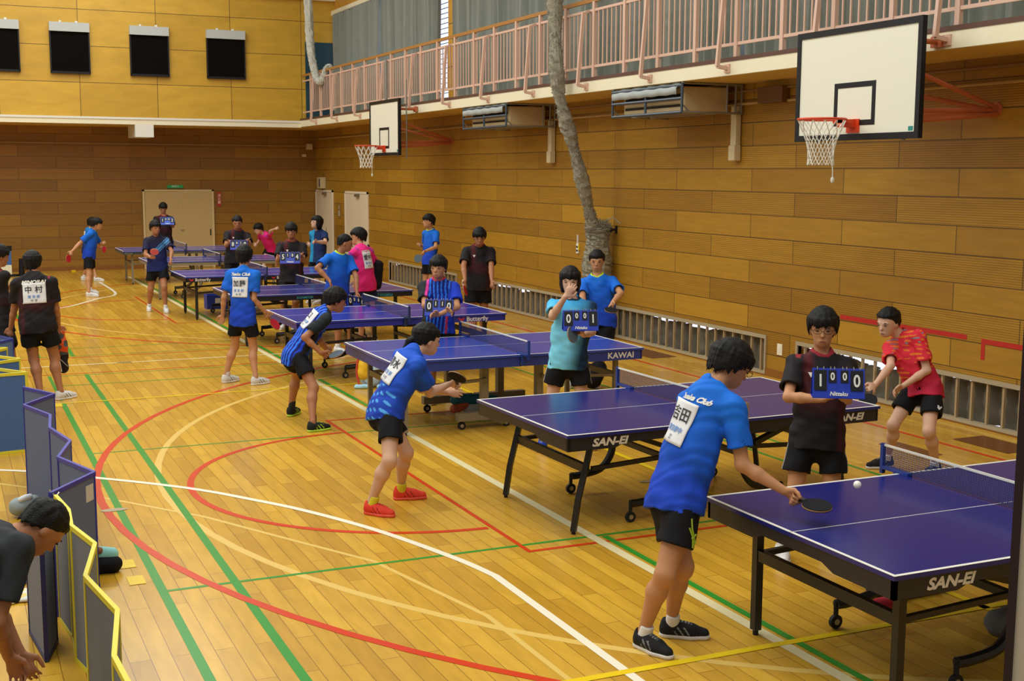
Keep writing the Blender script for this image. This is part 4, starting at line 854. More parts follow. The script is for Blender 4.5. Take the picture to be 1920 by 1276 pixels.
    if stripe:
        for s in 'RL':
            a, b = J['hi'+s], J['kn'+s]; e = a+(b-a)*short_len; bv = BVHTree.FromPolygons([v.co.copy() for v in so.data.vertices], [tuple(p.vertices) for p in so.data.polygons]); nr = Vector(rt_*S(s)); pp = []
            for t in range(12):
                p = Vector(a+(e-a)*t/12-org); hit = bv.ray_cast(p+nr*.4, -nr)
                if hit[0] is not None: pp.append(hit[0]+nr*.001)
            if len(pp) > 2: MB().tube(pp, .004, 4).build('side_stripe', mat('stripe', stripe, .6), so)
    if mark:
        me = so.data; bv = BVHTree.FromPolygons([v.co.copy() for v in me.vertices], [tuple(p.vertices) for p in me.polygons]); a, b = J['hi'+mark['side']], J['kn'+mark['side']]; dd = nv(b-a); nr = nv(rt_*S(mark['side'])*mark.get('w', 1)+nv(np.array([-a[0], -a[1], 0.]))*(1-mark.get('w', 1))); nr = nv(nr-dd*(nr@dd)); ex_ = nv(np.cross(-dd, nr)); mb = MB()
        for st in mark['strokes']:
            pp = []
            for (x0, y0), (x1, y1) in zip(st[:-1], st[1:]):
                for t in range(5):
                    x, y = x0+(x1-x0)*t/4, y0+(y1-y0)*t/4; p = Vector(a-org+dd*y+ex_*x); hit = bv.ray_cast(p+Vector(nr)*.4, -Vector(nr))
                    if hit[0] is not None: pp.append(hit[0]+Vector(nr)*.002)
            if len(pp) > 1: mb.tube(pp, mark.get('r', .004), 5)
        if mb.v: mb.build('shorts_mark', mat('mark_paint', mark['col'], .5), so)
    # ---- socks and shoes
    up_c, so_c = SH[shoe]; z = np.array([0, 0, 1.])
    for s in 'RL':
        an = J['an'+s]; fd = nv(J['ft'+s]); kn = J['kn'+s]; sd_ = np.cross(fd, z); hs = max(h*.8, .006)
        sk = Vol(an-[.1, .1, .08], an+[.1, .1, sockh+.08], hs); ld = nv(kn-an); sk.cap(an-z*.02, an+ld*(sockh+.02), .04*k, .037*k, .01, ends=[(an+ld*(sockh+.02), ld)]); sk.mesh('sock', mat('sock', sock, .8), root, org=org)
        c = an*np.array([1, 1, 0]); hl = c-fd*.055*k; ball_ = c+fd*.12*k; toe = c+fd*.175*k
        V = Vol(np.minimum(hl, toe)-[.08, .08, 0], np.maximum(hl, toe)+[.08, .08, .14], hs)
        V.cap(hl+fd*.03+z*.04, ball_-fd*.02+z*.035, .041*k, .047*k, .02, w=sd_, kw=.92); V.cap(ball_-fd*.02+z*.033, toe+z*.028, .047*k, .032*k, .02); V.cap(an-z*.01-fd*.008, c+fd*.05*k+z*.05, .046*k, .042*k, .025)
        V.cap(hl+fd*.028+z*.03, hl+fd*.028+z*.085, .034*k, .03*k, .015); V.cut(c+z*.018, -z); V.cut(an+z*.03+fd*.0, nv(z+fd*.12)); V.cap(an+z*.02, an+z*.06, .037*k, .04*k, 0, '-')
        cb_ = np.array(lin(up_c)); acc_ = np.array(lin('26262a' if shoe in ('sneaker_white', 'sneaker_whiteblack') else so_c if shoe == 'sneaker_green' else '8a1a14' if shoe == 'sneaker_red' else '8a8a88'))
        def shc(P, c=c, fd=fd, sd_=sd_, cb_=cb_, acc_=acc_):
            a = (P-c)@fd; b = P[:, 2]; C = np.tile(cb_, (len(P), 1)); x = np.abs((P-c)@sd_); m_ = (np.abs(((a+b*.8) % .035)-.0175) < .0045) & (a > .02) & (a < .1) & (b < .07) & (x > .022)
            l_ = (x < .016) & (a > .04) & (a < .11) & ((a % .018) < .008); C[m_ | l_] = acc_; return C
        sh = V.mesh('shoe', M['fab'], root, color=shc, org=org)
        V = Vol(np.minimum(hl, toe)-[.08, .08, .01], np.maximum(hl, toe)+[.08, .08, .06], hs); V.cap(hl+fd*.03+z*.012, ball_-fd*.02+z*.012, .044*k, .05*k, .02, w=sd_, kw=.95); V.cap(ball_-fd*.02+z*.012, toe+z*.012, .05*k, .037*k, .02); V.cut(c+z*.024, z); V.cut(c+z*.001, -z)
        V.mesh('sole', mat('sole', so_c, .5), sh, org=org)
    # ---- projected bib, lettering and marks on the shirt
    if (bib or back or logo) and shirt:
        me = shirt.data; bvh = BVHTree.FromPolygons([v.co.copy() for v in me.vertices], [tuple(p.vertices) for p in me.polygons])
        def proj_pts(vs, cen, ex, ey, nrm, off):
            out = []; last = None
            for v in vs:
                p = Vector(cen)+Vector(ex)*v[0]+Vector(ey)*v[1]; hit = bvh.ray_cast(p+Vector(nrm)*.3, -Vector(nrm))
                q_ = (hit[0]+Vector(nrm)*off) if hit[0] is not None and (hit[0]-p).length < .17 else (p if last is None else p+Vector(nrm)*last)
                last = (q_-p).dot(Vector(nrm)); out.append(q_)
            return out
        def sheet(cen, ex, ey, nrm, w_, h_, off, m_, name, par, n=14):
            g_ = [((i/n-.5)*w_, (j/n-.5)*h_) for i in range(n+1) for j in range(n+1)]; pv = proj_pts(g_, cen, ex, ey, nrm, off); A = np.array([tuple(a) for a in pv]).reshape(n+1, n+1, 3)
            for _ in range(6): B = A.copy(); B[1:-1, 1:-1] = (A[:-2, 1:-1]+A[2:, 1:-1]+A[1:-1, :-2]+A[1:-1, 2:])/4; B[0, 1:-1] = (A[0, :-2]+A[0, 2:]+2*A[1, 1:-1])/4*.5+A[0, 1:-1]*.5; B[-1, 1:-1] = (A[-1, :-2]+A[-1, 2:])/4+A[-1, 1:-1]*.5; A = np.where(True, (A+B)/2, A)
            A += np.array(nrm)*.004
            o_ = MB().add([tuple(v) for v in A.reshape(-1, 3)], [(i*(n+1)+j, (i+1)*(n+1)+j, (i+1)*(n+1)+j+1, i*(n+1)+j+1) for i in range(n) for j in range(n)]).build(name, m_, par, smooth=True); sm_ = o_.modifiers.new('s', 'SOLIDIFY'); sm_.thickness = .0015
            return o_, A
        def write_on(A, txt, size, cx, cy, w_, h_, nrm, m_, par, **kk):
            vs, fs = text_mesh(txt, size, **kk); n = A.shape[0]-1; out = []
            for v in vs:
                a = min(max((v.x+cx)/w_+.5, 0), .9999)*n; b = min(max((v.y+cy)/h_+.5, 0), .9999)*n; i, j = int(a), int(b); x, y = a-i, b-j
                p = A[i, j]*(1-x)*(1-y)+A[i+1, j]*x*(1-y)+A[i, j+1]*(1-x)*y+A[i+1, j+1]*x*y; out.append(tuple(p+np.array(nrm)*.0035))
            return MB().add(out, fs).build('lettering', m_, par)
        bn = -fr; ex = ac*1.0
        if bib:
            w_, h_ = bib.get('size', (.21, .24)); cen = pel+u*Ls*bib.get('t', .66)-fr*.1+ac*bib.get('dx', 0)-org; tl = math.radians(bib.get('tilt', 0)); bx = ex*math.cos(tl)+u*math.sin(tl); by = -ex*math.sin(tl)+u*math.cos(tl)
            bo, A = sheet(cen, bx, by, bn, w_, h_, .005, M['paper'], 'number_bib', shirt)
            write_on(A, bib['name'], .082, 0, h_*.16, w_, h_, bn, M['ink'], bo, bold=.0012, spacing=1.05); write_on(A, bib.get('sub', '東 京 都'), .036, 0, -h_*.18, w_, h_, bn, M['inkb'], bo, bold=.001); write_on(A, bib.get('sub2', '中 学'), .032, 0, -h_*.37, w_, h_, bn, M['ink'], bo)
        if back:
            cen = pel+u*Ls*back.get('t', .87)-fr*.1+ac*back.get('dx', 0)-org; vs, fs = text_mesh(back['text'], back.get('size', .06), shear=back.get('shear', .3), bold=.002, width=back.get('width', 1)); pv = proj_pts([(v.x, v.y) for v in vs], cen, ex, u, bn, .006); MB().add([tuple(a) for a in pv], fs).build('back_lettering', M['white'], shirt)
        if logo:
            cen = pel+u*Ls*.74+fr*.1+ac*logo.get('x', .07)-org; vs = [(-.02, .014), (.02, .014), (.0, -.02)]; pv = proj_pts([(-v[0], v[1]) for v in vs], cen, -ex, u, fr, .004); MB().add([tuple(a) for a in pv], [(0, 1, 2)]).build('chest_mark', M['white'], shirt)
    return root, J
# ------------------------------------------------------------------ held things
RUB = dict(black='17171b', red='b01f2c', grey='5c6872', pink='d86a7c')
def bat(key, label):
    h_ = HELD['P'][key]; J = POSES[key]['J']; ha = np.array(J['ha'+h_['s']]); wr = np.array(J['wr'+h_['s']]); ha = wr+(ha-wr)*.72; c = np.array(h_['c']); d = nv(c-ha); n = nv(np.array(h_['n'])-d*(np.array(h_['n'])@d)); s = np.cross(d, n)
    c = ha+d*.135; root = empty('table_tennis_bat', c, label, 'bat', 'table tennis bats')
    def blade(th, off, rx, ry, m_, name, par):
        N = 28; vs = []
        for k_ in (off-th/2, off+th/2):
            for i in range(N): a = 2*PI*i/N; vs.append(tuple(d*ry*math.cos(a)*(1 if math.cos(a) > 0 else .94)+s*rx*math.sin(a)+n*k_))
        return MB().add(vs, [tuple(range(N-1, -1, -1)), tuple(N+i for i in range(N))]+[(i, (i+1) % N, N+(i+1) % N, N+i) for i in range(N)]).build(name, m_, par)
    blade(.006, 0, .076, .08, mat('bat_wood', 'b98a58', .5), 'blade', root)
    blade(.004, .005, .075, .079, mat('bat_rubber', RUB[h_['col']], .8, spec=.2), 'rubber', root); blade(.004, -.005, .075, .079, mat('bat_rubber_back', RUB['black' if h_['col'] != 'black' else 'red'] if h_['col'] != 'black' else RUB['black'], .45), 'rubber', root)
    MB().bar(Vector(-d*.07), Vector(-d*.17), .028, .022, tuple(n)).build('handle', mat('bat_handle', '8a5a34' if h_['col'] != 'black' else '2a2622', .5), root, bevel=.005)
def scoreboard(key, label, face='1c38a8'):
    b = HELD['B'][key]; c = b['c']; W, Hh, Dp = .31, .175, .13; yw = math.radians(b['yaw']+90)
    r = empty('score_flipper', (c[0], c[1], c[2]-Hh/2), label, 'scoreboard', 'hand held table tennis scoreboards', yw)
    if key == 'p10': r.rotation_euler = (math.radians(0), math.radians(12), yw)
    m_ = mat('scoreboard_blue', face, .35)
    # A-frame: the front faces local -y
    mb = MB(); t = .006
    mb.add([(-W/2, -Dp/2, 0), (W/2, -Dp/2, 0), (W/2, -.008, Hh), (-W/2, -.008, Hh), (-W/2, -Dp/2+t, 0), (W/2, -Dp/2+t, 0), (W/2, -.008+t, Hh), (-W/2, -.008+t, Hh)], [(0, 1, 2, 3), (7, 6, 5, 4), (0, 4, 5, 1), (2, 6, 7, 3), (0, 3, 7, 4), (1, 5, 6, 2)])
    mb.add([(-W/2, Dp/2-t, 0), (W/2, Dp/2-t, 0), (W/2, .008-t, Hh), (-W/2, .008-t, Hh), (-W/2, Dp/2, 0), (W/2, Dp/2, 0), (W/2, .008, Hh), (-W/2, .008, Hh)], [(0, 1, 2, 3), (7, 6, 5, 4), (0, 4, 5, 1), (2, 6, 7, 3), (0, 3, 7, 4), (1, 5, 6, 2)])
    mb.box(-W/2, W/2, -Dp/2, Dp/2, 0, .006); mb.build('stand', m_, r)
    up_ = Vector((0, Dp/2-.008, Hh)).normalized(); nn = Vector((0, -up_.z, up_.y)); O = Vector((0, -Dp/2, 0))
    for x, w_, h_, ch in ((-.108, .075, .125, b['t'][0]), (-.036, .046, .075, b['t'][1]), (.036, .046, .075, b['t'][2]), (.108, .075, .125, b['t'][3])):
        a = O+up_*(Hh-.002-h_)+nn*.005; e = O+up_*(Hh-.002)+nn*.005; cd_ = MB().bar(a+Vector((x, 0, 0)), e+Vector((x, 0, 0)), w_, .003, tuple(nn)).build('number_card', M['black'], r)
        writing('numeral', ch, h_*.85, (a+e)/2+Vector((x, 0, -h_*.04))+nn*.0035, (1, 0, 0), up_, M['white'], cd_, bold=.002, width=.8)
        for dx in (-w_*.25, w_*.25): MB().tube([Vector((x+dx, -.012+.014*math.cos(q_*PI/6), Hh+.0+.014*math.sin(q_*PI/6))) for q_ in range(0, 13, 2)], .002, 5).build('ring', M['black'] if 0 else M['steel'], cd_)
    writing('lettering', 'Nittaku', .035, O+up_*.028+nn*.004, (1, 0, 0), up_, M['white'], r, shear=.2, bold=.001)
    return r
# joint positions of the figures, metres
POSES = {
'p1': {"H":1.66,"yaw":5,"hy":-5,"hp":-28,"J":{"pel":[3.515,5.618,0.822],"neck":[3.71,5.607,1.408],"shR":[3.745,5.439,1.317],"shL":[3.661,5.733,1.292],"hiR":[3.523,5.532,0.822],"hiL":[3.508,5.704,0.822],"knR":[3.365,5.468,0.452],"knL":[3.523,5.545,0.448],"anR":[3.325,5.607,0.072],"anL":[3.554,5.698,0.072],"ftR":[0.253,-0.967,0.0],"ftL":[0.829,-0.559,0.0],"elR":[3.749,5.353,1.024],"wrR":[3.905,5.199,0.906],"haR":[3.961,5.141,0.866],"elL":[3.774,5.676,1.014],"wrL":[3.878,5.855,0.876],"haL":[3.897,5.89,0.795],"head":[3.849,5.637,1.509]}},
'p2': {"H":1.6,"yaw":238,"hy":232,"hp":-4,"J":{"pel":[5.165,6.543,0.829],"neck":[5.219,6.595,1.368],"shR":[5.07,6.677,1.299],"shL":[5.354,6.498,1.287],"hiR":[5.094,6.587,0.829],"hiL":[5.235,6.499,0.829],"knR":[4.996,6.542,0.452],"knL":[5.198,6.405,0.45],"anR":[4.982,6.637,0.072],"anL":[5.247,6.495,0.072],"ftR":[-0.5,-0.866,0.0],"ftL":[-0.259,-0.966,0.0],"elR":[4.907,6.521,1.11],"wrR":[5.028,6.314,1.122],"haR":[5.067,6.24,1.155],"elL":[5.193,6.287,1.16],"wrL":[5.042,6.101,1.143],"haL":[4.981,6.052,1.188],"head":[5.21,6.584,1.535]}},
'p3': {"H":1.6,"yaw":190,"hy":195,"hp":-12,"J":{"pel":[7.578,8.189,0.723],"neck":[7.457,8.371,1.176],"shR":[7.461,8.497,1.043],"shL":[7.489,8.189,1.174],"hiR":[7.564,8.271,0.723],"hiL":[7.593,8.107,0.723],"knR":[7.317,8.255,0.418],"knL":[7.421,7.942,0.411],"anR":[7.404,8.417,0.072],"anL":[7.597,8.031,0.072],"ftR":[-0.993,0.122,0.0],"ftL":[-0.94,-0.342,0.0],"elR":[7.29,8.289,0.924],"wrR":[7.104,8.256,0.775],"haR":[7.029,8.23,0.732],"elL":[7.499,8.082,0.9],"wrL":[7.341,8.192,0.756],"haL":[7.263,8.201,0.712],"head":[7.327,8.382,1.282]}},
'p4': {"H":1.58,"yaw":5,"hy":5,"hp":-10,"J":{"pel":[2.984,8.906,0.751],"neck":[3.208,8.89,1.181],"shR":[3.183,8.727,1.105],"shL":[3.165,9.058,1.126],"hiR":[2.992,8.824,0.751],"hiL":[2.977,8.988,0.751],"knR":[2.918,8.627,0.426],"knL":[3.142,8.889,0.415],"anR":[2.813,8.743,0.072],"anL":[3.16,9.067,0.072],"ftR":[0.65,-0.76,0.0],"ftL":[0.962,-0.273,0.0],"elR":[3.316,8.837,0.871],"wrR":[3.519,8.954,0.905],"haR":[3.609,8.962,0.902],"elL":[3.305,8.994,0.88],"wrL":[3.529,9.049,0.826],"haL":[3.616,9.027,0.82],"head":[3.331,8.965,1.264]}},
'p5': {"H":1.58,"yaw":245,"hy":240,"hp":-2,"J":{"pel":[5.198,10.216,0.828],"neck":[5.248,10.253,1.386],"shR":[5.092,10.319,1.321],"shL":[5.391,10.177,1.304],"hiR":[5.123,10.251,0.828],"hiL":[5.272,10.181,0.828],"knR":[5.045,10.26,0.45],"knL":[5.29,10.108,0.449],"anR":[4.977,10.287,0.072],"anL":[5.336,10.183,0.072],"ftR":[-0.574,-0.819,0.0],"ftL":[0.174,-0.985,0.0],"elR":[4.957,10.069,1.26],"wrR":[5.014,9.93,1.444],"haR":[5.063,9.913,1.517],"elL":[5.311,9.977,1.109],"wrL":[5.139,9.814,1.107],"haL":[5.075,9.77,1.153],"head":[5.236,10.275,1.55]}},
'p6': {"H":1.7,"yaw":240,"hy":240,"hp":-5,"J":{"pel":[7.094,13.112,0.798],"neck":[7.074,13.171,1.323],"shR":[6.922,13.25,1.228],"shL":[7.231,13.074,1.259],"hiR":[7.017,13.157,0.798],"hiL":[7.17,13.068,0.798],"knR":[6.813,13.074,0.444],"knL":[7.025,12.938,0.43],"anR":[6.75,13.25,0.072],"anL":[7.05,13.15,0.072],"ftR":[-0.5,-0.866,0.0],"ftL":[-0.342,-0.94,0.0],"elR":[6.793,13.01,1.074],"wrR":[6.753,12.822,0.906],"haR":[6.739,12.747,0.859],"elL":[7.182,12.788,1.143],"wrL":[6.991,12.646,1.051],"haL":[6.929,12.589,1.02],"head":[7.072,13.186,1.501]}},
'p7': {"H":1.66,"yaw":240,"hy":232,"hp":-2,"J":{"pel":[4.943,12.911,0.866],"neck":[4.97,12.945,1.354],"shR":[4.815,13.027,1.279],"shL":[5.116,12.852,1.274],"hiR":[4.868,12.954,0.866],"hiL":[5.017,12.868,0.866],"knR":[4.83,12.851,0.475],"knL":[5.032,12.81,0.464],"anR":[4.873,12.886,0.072],"anL":[5.09,12.902,0.072],"ftR":[-0.5,-0.866,0.0],"ftL":[0.087,-0.996,0.0],"elR":[4.747,12.789,1.1],"wrR":[4.924,12.618,1.057],"haR":[4.96,12.538,1.042],"elL":[5.055,12.619,1.087],"wrL":[4.821,12.576,1.014],"haL":[4.734,12.554,1.019],"head":[4.932,12.862,1.503]}},
'p8': {"H":1.55,"yaw":5,"hy":-3,"hp":-10,"J":{"pel":[3.175,12.324,0.708],"neck":[3.486,12.285,1.149],"shR":[3.447,12.128,1.073],"shL":[3.441,12.452,1.106],"hiR":[3.182,12.244,0.708],"hiL":[3.168,12.404,0.708],"knR":[3.283,12.038,0.406],"knL":[3.275,12.65,0.44],"anR":[3.224,11.866,0.072],"anL":[3.23,12.734,0.072],"ftR":[0.98,0.2,0.0],"ftL":[0.638,0.77,0.0],"elR":[3.217,12.099,0.907],"wrR":[3.377,12.059,0.743],"haR":[3.449,12.103,0.712],"elL":[3.459,12.408,0.825],"wrL":[3.572,12.571,0.704],"haL":[3.636,12.635,0.709],"head":[3.607,12.351,1.236]}},
'p9': {"H":1.56,"yaw":50,"hy":60,"hp":0,"J":{"pel":[3.219,14.933,0.803],"neck":[3.247,14.972,1.387],"shR":[3.369,14.862,1.315],"shL":[3.118,15.072,1.314],"hiR":[3.281,14.881,0.803],"hiL":[3.156,14.985,0.803],"knR":[3.339,14.938,0.429],"knL":[3.15,15.097,0.437],"anR":[3.328,14.802,0.072],"anL":[3.037,15.097,0.072],"ftR":[0.946,0.325,0.0],"ftL":[0.888,0.46,0.0],"elR":[3.338,14.84,1.031],"wrR":[3.483,14.904,0.859],"haR":[3.53,14.947,0.795],"elL":[3.028,15.063,1.041],"wrL":[3.026,15.142,0.821],"haL":[3.017,15.17,0.736],"head":[3.28,15.048,1.528]}},
'p10': {"H":1.66,"yaw":285,"hy":-15,"hp":-10,"J":{"pel":[5.048,17.174,0.828],"neck":[5.094,17.198,1.393],"shR":[4.92,17.15,1.331],"shL":[5.256,17.239,1.299],"hiR":[4.965,17.152,0.828],"hiL":[5.132,17.197,0.828],"knR":[5.014,16.954,0.476],"knL":[5.246,17.124,0.445],"anR":[4.99,16.99,0.072],"anL":[5.268,17.285,0.072],"ftR":[0.342,-0.94,0.0],"ftL":[0.5,-0.866,0.0],"elR":[4.708,16.963,1.215],"wrR":[4.85,16.854,1.042],"haR":[4.865,16.814,0.962],"elL":[5.294,17.047,1.066],"wrL":[5.262,16.926,0.85],"haL":[5.238,16.876,0.779],"head":[5.158,17.142,1.545]}},
'p11': {"H":1.64,"yaw":120,"hy":170,"hp":0,"J":{"pel":[5.596,17.578,0.922],"neck":[5.545,17.627,1.451],"shR":[5.701,17.707,1.381],"shL":[5.403,17.533,1.368],"hiR":[5.67,17.621,0.922],"hiL":[5.522,17.536,0.922],"knR":[5.695,17.612,0.497],"knL":[5.511,17.551,0.497],"anR":[5.728,17.585,0.072],"anL":[5.511,17.55,0.072],"ftR":[-0.342,0.94,0.0],"ftL":[-0.643,0.766,0.0],"elR":[5.836,17.829,1.141],"wrR":[5.884,17.98,0.952],"haR":[5.882,18.024,0.874],"elL":[5.527,17.71,1.157],"wrL":[5.541,17.842,0.95],"haL":[5.535,17.874,0.866],"head":[5.544,17.723,1.594]}},
'p12': {"H":1.74,"yaw":255,"hy":250,"hp":-15,"J":{"pel":[7.075,16.845,0.919],"neck":[7.101,16.869,1.477],"shR":[6.921,16.913,1.402],"shL":[7.273,16.818,1.389],"hiR":[6.987,16.869,0.919],"hiL":[7.162,16.822,0.919],"knR":[6.978,16.806,0.496],"knL":[7.175,16.861,0.496],"anR":[6.974,16.763,0.072],"anL":[7.193,16.92,0.072],"ftR":[-0.259,-0.966,0.0],"ftL":[-0.259,-0.966,0.0],"elR":[6.792,16.707,1.193],"wrR":[6.744,16.529,1.009],"haR":[6.726,16.484,0.933],"elL":[7.18,16.599,1.175],"wrL":[7.108,16.413,1.007],"haL":[7.085,16.36,0.938],"head":[7.061,16.756,1.615]}},
'p13': {"H":1.62,"yaw":195,"hy":185,"hp":0,"J":{"pel":[8.251,21.959,0.92],"neck":[8.28,21.975,1.485],"shR":[8.232,22.137,1.407],"shL":[8.32,21.808,1.411],"hiR":[8.229,22.04,0.92],"hiL":[8.273,21.878,0.92],"knR":[8.224,22.101,0.496],"knL":[8.227,21.826,0.496],"anR":[8.239,22.166,0.072],"anL":[8.201,21.78,0.072],"ftR":[-0.966,-0.259,0.0],"ftL":[-0.966,-0.259,0.0],"elR":[8.296,22.306,1.169],"wrR":[8.142,22.118,1.172],"haR":[8.088,22.054,1.205],"elL":[8.247,21.64,1.177],"wrL":[8.02,21.591,1.106],"haL":[7.946,21.551,1.073],"head":[8.22,21.925,1.636]}},
'p14': {"H":1.72,"yaw":255,"hy":250,"hp":-10,"J":{"pel":[5.117,19.979,0.837],"neck":[5.136,20.007,1.423],"shR":[4.959,20.05,1.345],"shL":[5.307,19.956,1.339],"hiR":[5.031,20.003,0.837],"hiL":[5.204,19.956,0.837],"knR":[4.952,19.855,0.45],"knL":[5.131,19.797,0.454],"anR":[4.976,20.04,0.072],"anL":[5.136,19.975,0.072],"ftR":[-0.342,-0.94,0.0],"ftL":[-0.174,-0.985,0.0],"elR":[4.861,19.84,1.129],"wrR":[4.818,19.591,1.18],"haR":[4.836,19.507,1.207],"elL":[5.242,19.731,1.127],"wrL":[5.164,19.499,1.212],"haL":[5.109,19.434,1.239],"head":[5.113,19.942,1.589]}},
'p15': {"H":1.72,"yaw":258,"hy":255,"hp":-10,"J":{"pel":[4.997,23.719,0.885],"neck":[5.063,23.73,1.436],"shR":[4.878,23.767,1.376],"shL":[5.229,23.691,1.335],"hiR":[4.91,23.738,0.885],"hiL":[5.085,23.701,0.885],"knR":[4.881,23.615,0.483],"knL":[5.057,23.615,0.473],"anR":[4.902,23.706,0.072],"anL":[5.071,23.742,0.072],"ftR":[-0.259,-0.966,0.0],"ftL":[-0.174,-0.985,0.0],"elR":[4.797,23.54,1.17],"wrR":[4.806,23.29,1.232],"haR":[4.825,23.207,1.262],"elL":[5.208,23.411,1.189],"wrL":[5.126,23.174,1.252],"haL":[5.077,23.105,1.283],"head":[5.037,23.639,1.589]}},
'p16': {"H":1.55,"yaw":200,"hy":190,"hp":-20,"J":{"pel":[7.27,30.346,0.704],"neck":[7.053,30.169,1.066],"shR":[7.015,30.34,1.034],"shL":[7.16,30.054,0.982],"hiR":[7.243,30.421,0.704],"hiL":[7.298,30.27,0.704],"knR":[7.078,30.276,0.388],"knL":[7.321,30.424,0.358],"anR":[6.932,30.137,0.072],"anL":[7.492,30.607,0.072],"ftR":[-0.985,-0.174,0.0],"ftL":[-0.94,-0.342,0.0],"elR":[7.069,30.588,0.903],"wrR":[6.948,30.413,0.81],"haR":[6.895,30.357,0.763],"elL":[7.138,29.812,1.131],"wrL":[7.189,29.593,1.191],"haL":[7.22,29.51,1.206],"head":[6.932,30.141,1.171]}},
'p17': {"H":1.69,"yaw":205,"hy":190,"hp":8,"J":{"pel":[6.593,23.664,0.871],"neck":[6.608,23.686,1.426],"shR":[6.53,23.843,1.342],"shL":[6.681,23.522,1.351],"hiR":[6.555,23.744,0.871],"hiL":[6.63,23.584,0.871],"knR":[6.451,23.728,0.471],"knL":[6.522,23.526,0.476],"anR":[6.54,23.794,0.072],"anL":[6.61,23.55,0.072],"ftR":[-0.94,-0.342,0.0],"ftL":[-0.94,-0.342,0.0],"elR":[6.614,24.072,1.148],"wrR":[6.499,23.846,1.141],"haR":[6.45,23.771,1.146],"elL":[6.618,23.251,1.211],"wrL":[6.397,23.128,1.232],"haL":[6.333,23.065,1.236],"head":[6.555,23.602,1.573]}},
'p18': {"H":1.6,"yaw":262,"hy":285,"hp":-4,"J":{"pel":[3.517,23.415,0.804],"neck":[3.52,23.442,1.364],"shR":[3.354,23.462,1.289],"shL":[3.686,23.415,1.289],"hiR":[3.435,23.427,0.804],"hiL":[3.6,23.404,0.804],"knR":[3.391,23.426,0.415],"knL":[3.597,23.211,0.463],"anR":[3.379,23.616,0.072],"anL":[3.615,23.233,0.072],"ftR":[-0.139,-0.99,0.0],"ftL":[-0.0,-1.0,0.0],"elR":[3.302,23.3,1.049],"wrR":[3.37,23.074,1.004],"haR":[3.412,22.998,1.026],"elL":[3.747,23.195,1.103],"wrL":[3.692,23.002,0.972],"haL":[3.67,22.93,0.922],"head":[3.498,23.387,1.521]}},
'p19': {"H":1.68,"yaw":262,"hy":262,"hp":-15,"J":{"pel":[4.844,31.024,0.894],"neck":[4.852,31.042,1.482],"shR":[4.676,31.064,1.404],"shL":[5.026,31.015,1.401],"hiR":[4.757,31.036,0.894],"hiL":[4.93,31.011,0.894],"knR":[4.732,31.004,0.483],"knL":[4.92,31.037,0.483],"anR":[4.71,30.993,0.072],"anL":[4.913,31.083,0.072],"ftR":[-0.139,-0.99,0.0],"ftL":[-0.087,-0.996,0.0],"elR":[4.634,30.807,1.238],"wrR":[4.685,30.564,1.285],"haR":[4.718,30.485,1.311],"elL":[5.011,30.754,1.236],"wrL":[4.925,30.522,1.284],"haL":[4.871,30.46,1.321],"head":[4.846,31.048,1.658]}},
'p20': {"H":1.6,"yaw":340,"hy":350,"hp":-8,"J":{"pel":[2.708,27.043,0.836],"neck":[2.801,27.055,1.325],"shR":[2.732,26.896,1.265],"shL":[2.841,27.212,1.237],"hiR":[2.679,26.965,0.836],"hiL":[2.736,27.121,0.836],"knR":[2.671,26.835,0.454],"knL":[2.749,27.249,0.454],"anR":[2.644,26.712,0.072],"anL":[2.745,27.387,0.072],"ftR":[0.93,-0.368,0.0],"ftL":[0.739,-0.674,0.0],"elR":[2.511,26.905,1.07],"wrR":[2.357,26.796,0.923],"haR":[2.32,26.737,0.866],"elL":[2.96,27.373,1.021],"wrL":[2.966,27.134,1.044],"haL":[2.999,27.054,1.069],"head":[2.87,26.98,1.458]}},
'p21': {"H":1.5,"yaw":0,"hy":0,"hp":-8,"J":{"pel":[3.028,30.674,0.721],"neck":[3.095,30.688,1.201],"shR":[3.086,30.529,1.136],"shL":[3.085,30.844,1.127],"hiR":[3.028,30.596,0.721],"hiL":[3.028,30.752,0.721],"knR":[3.085,30.721,0.38],"knL":[3.117,30.602,0.396],"anR":[2.942,30.862,0.072],"anL":[3.185,30.454,0.072],"ftR":[0.933,-0.361,0.0],"ftL":[0.932,-0.361,0.0],"elR":[3.167,30.48,0.877],"wrR":[3.308,30.617,0.768],"haR":[3.363,30.682,0.738],"elL":[3.251,30.815,0.908],"wrL":[3.38,30.94,0.774],"haL":[3.425,31.016,0.756],"head":[3.176,30.685,1.336]}},
'p22': {"H":1.68,"yaw":80,"hy":70,"hp":0,"J":{"pel":[0.899,14.696,0.862],"neck":[0.885,14.737,1.385],"shR":[1.061,14.701,1.313],"shL":[0.713,14.761,1.299],"hiR":[0.985,14.681,0.862],"hiL":[0.813,14.711,0.862],"knR":[1.068,14.768,0.469],"knL":[0.849,14.774,0.457],"anR":[1.107,14.665,0.072],"anL":[0.891,14.635,0.072],"ftR":[0.836,0.548,0.0],"ftL":[-0.342,0.94,0.0],"elR":[1.104,14.762,1.013],"wrR":[1.134,14.884,0.795],"haR":[1.15,14.934,0.722],"elL":[0.679,14.885,1.018],"wrL":[0.635,14.991,0.793],"haL":[0.634,15.03,0.712],"head":[0.887,14.845,1.524]}},
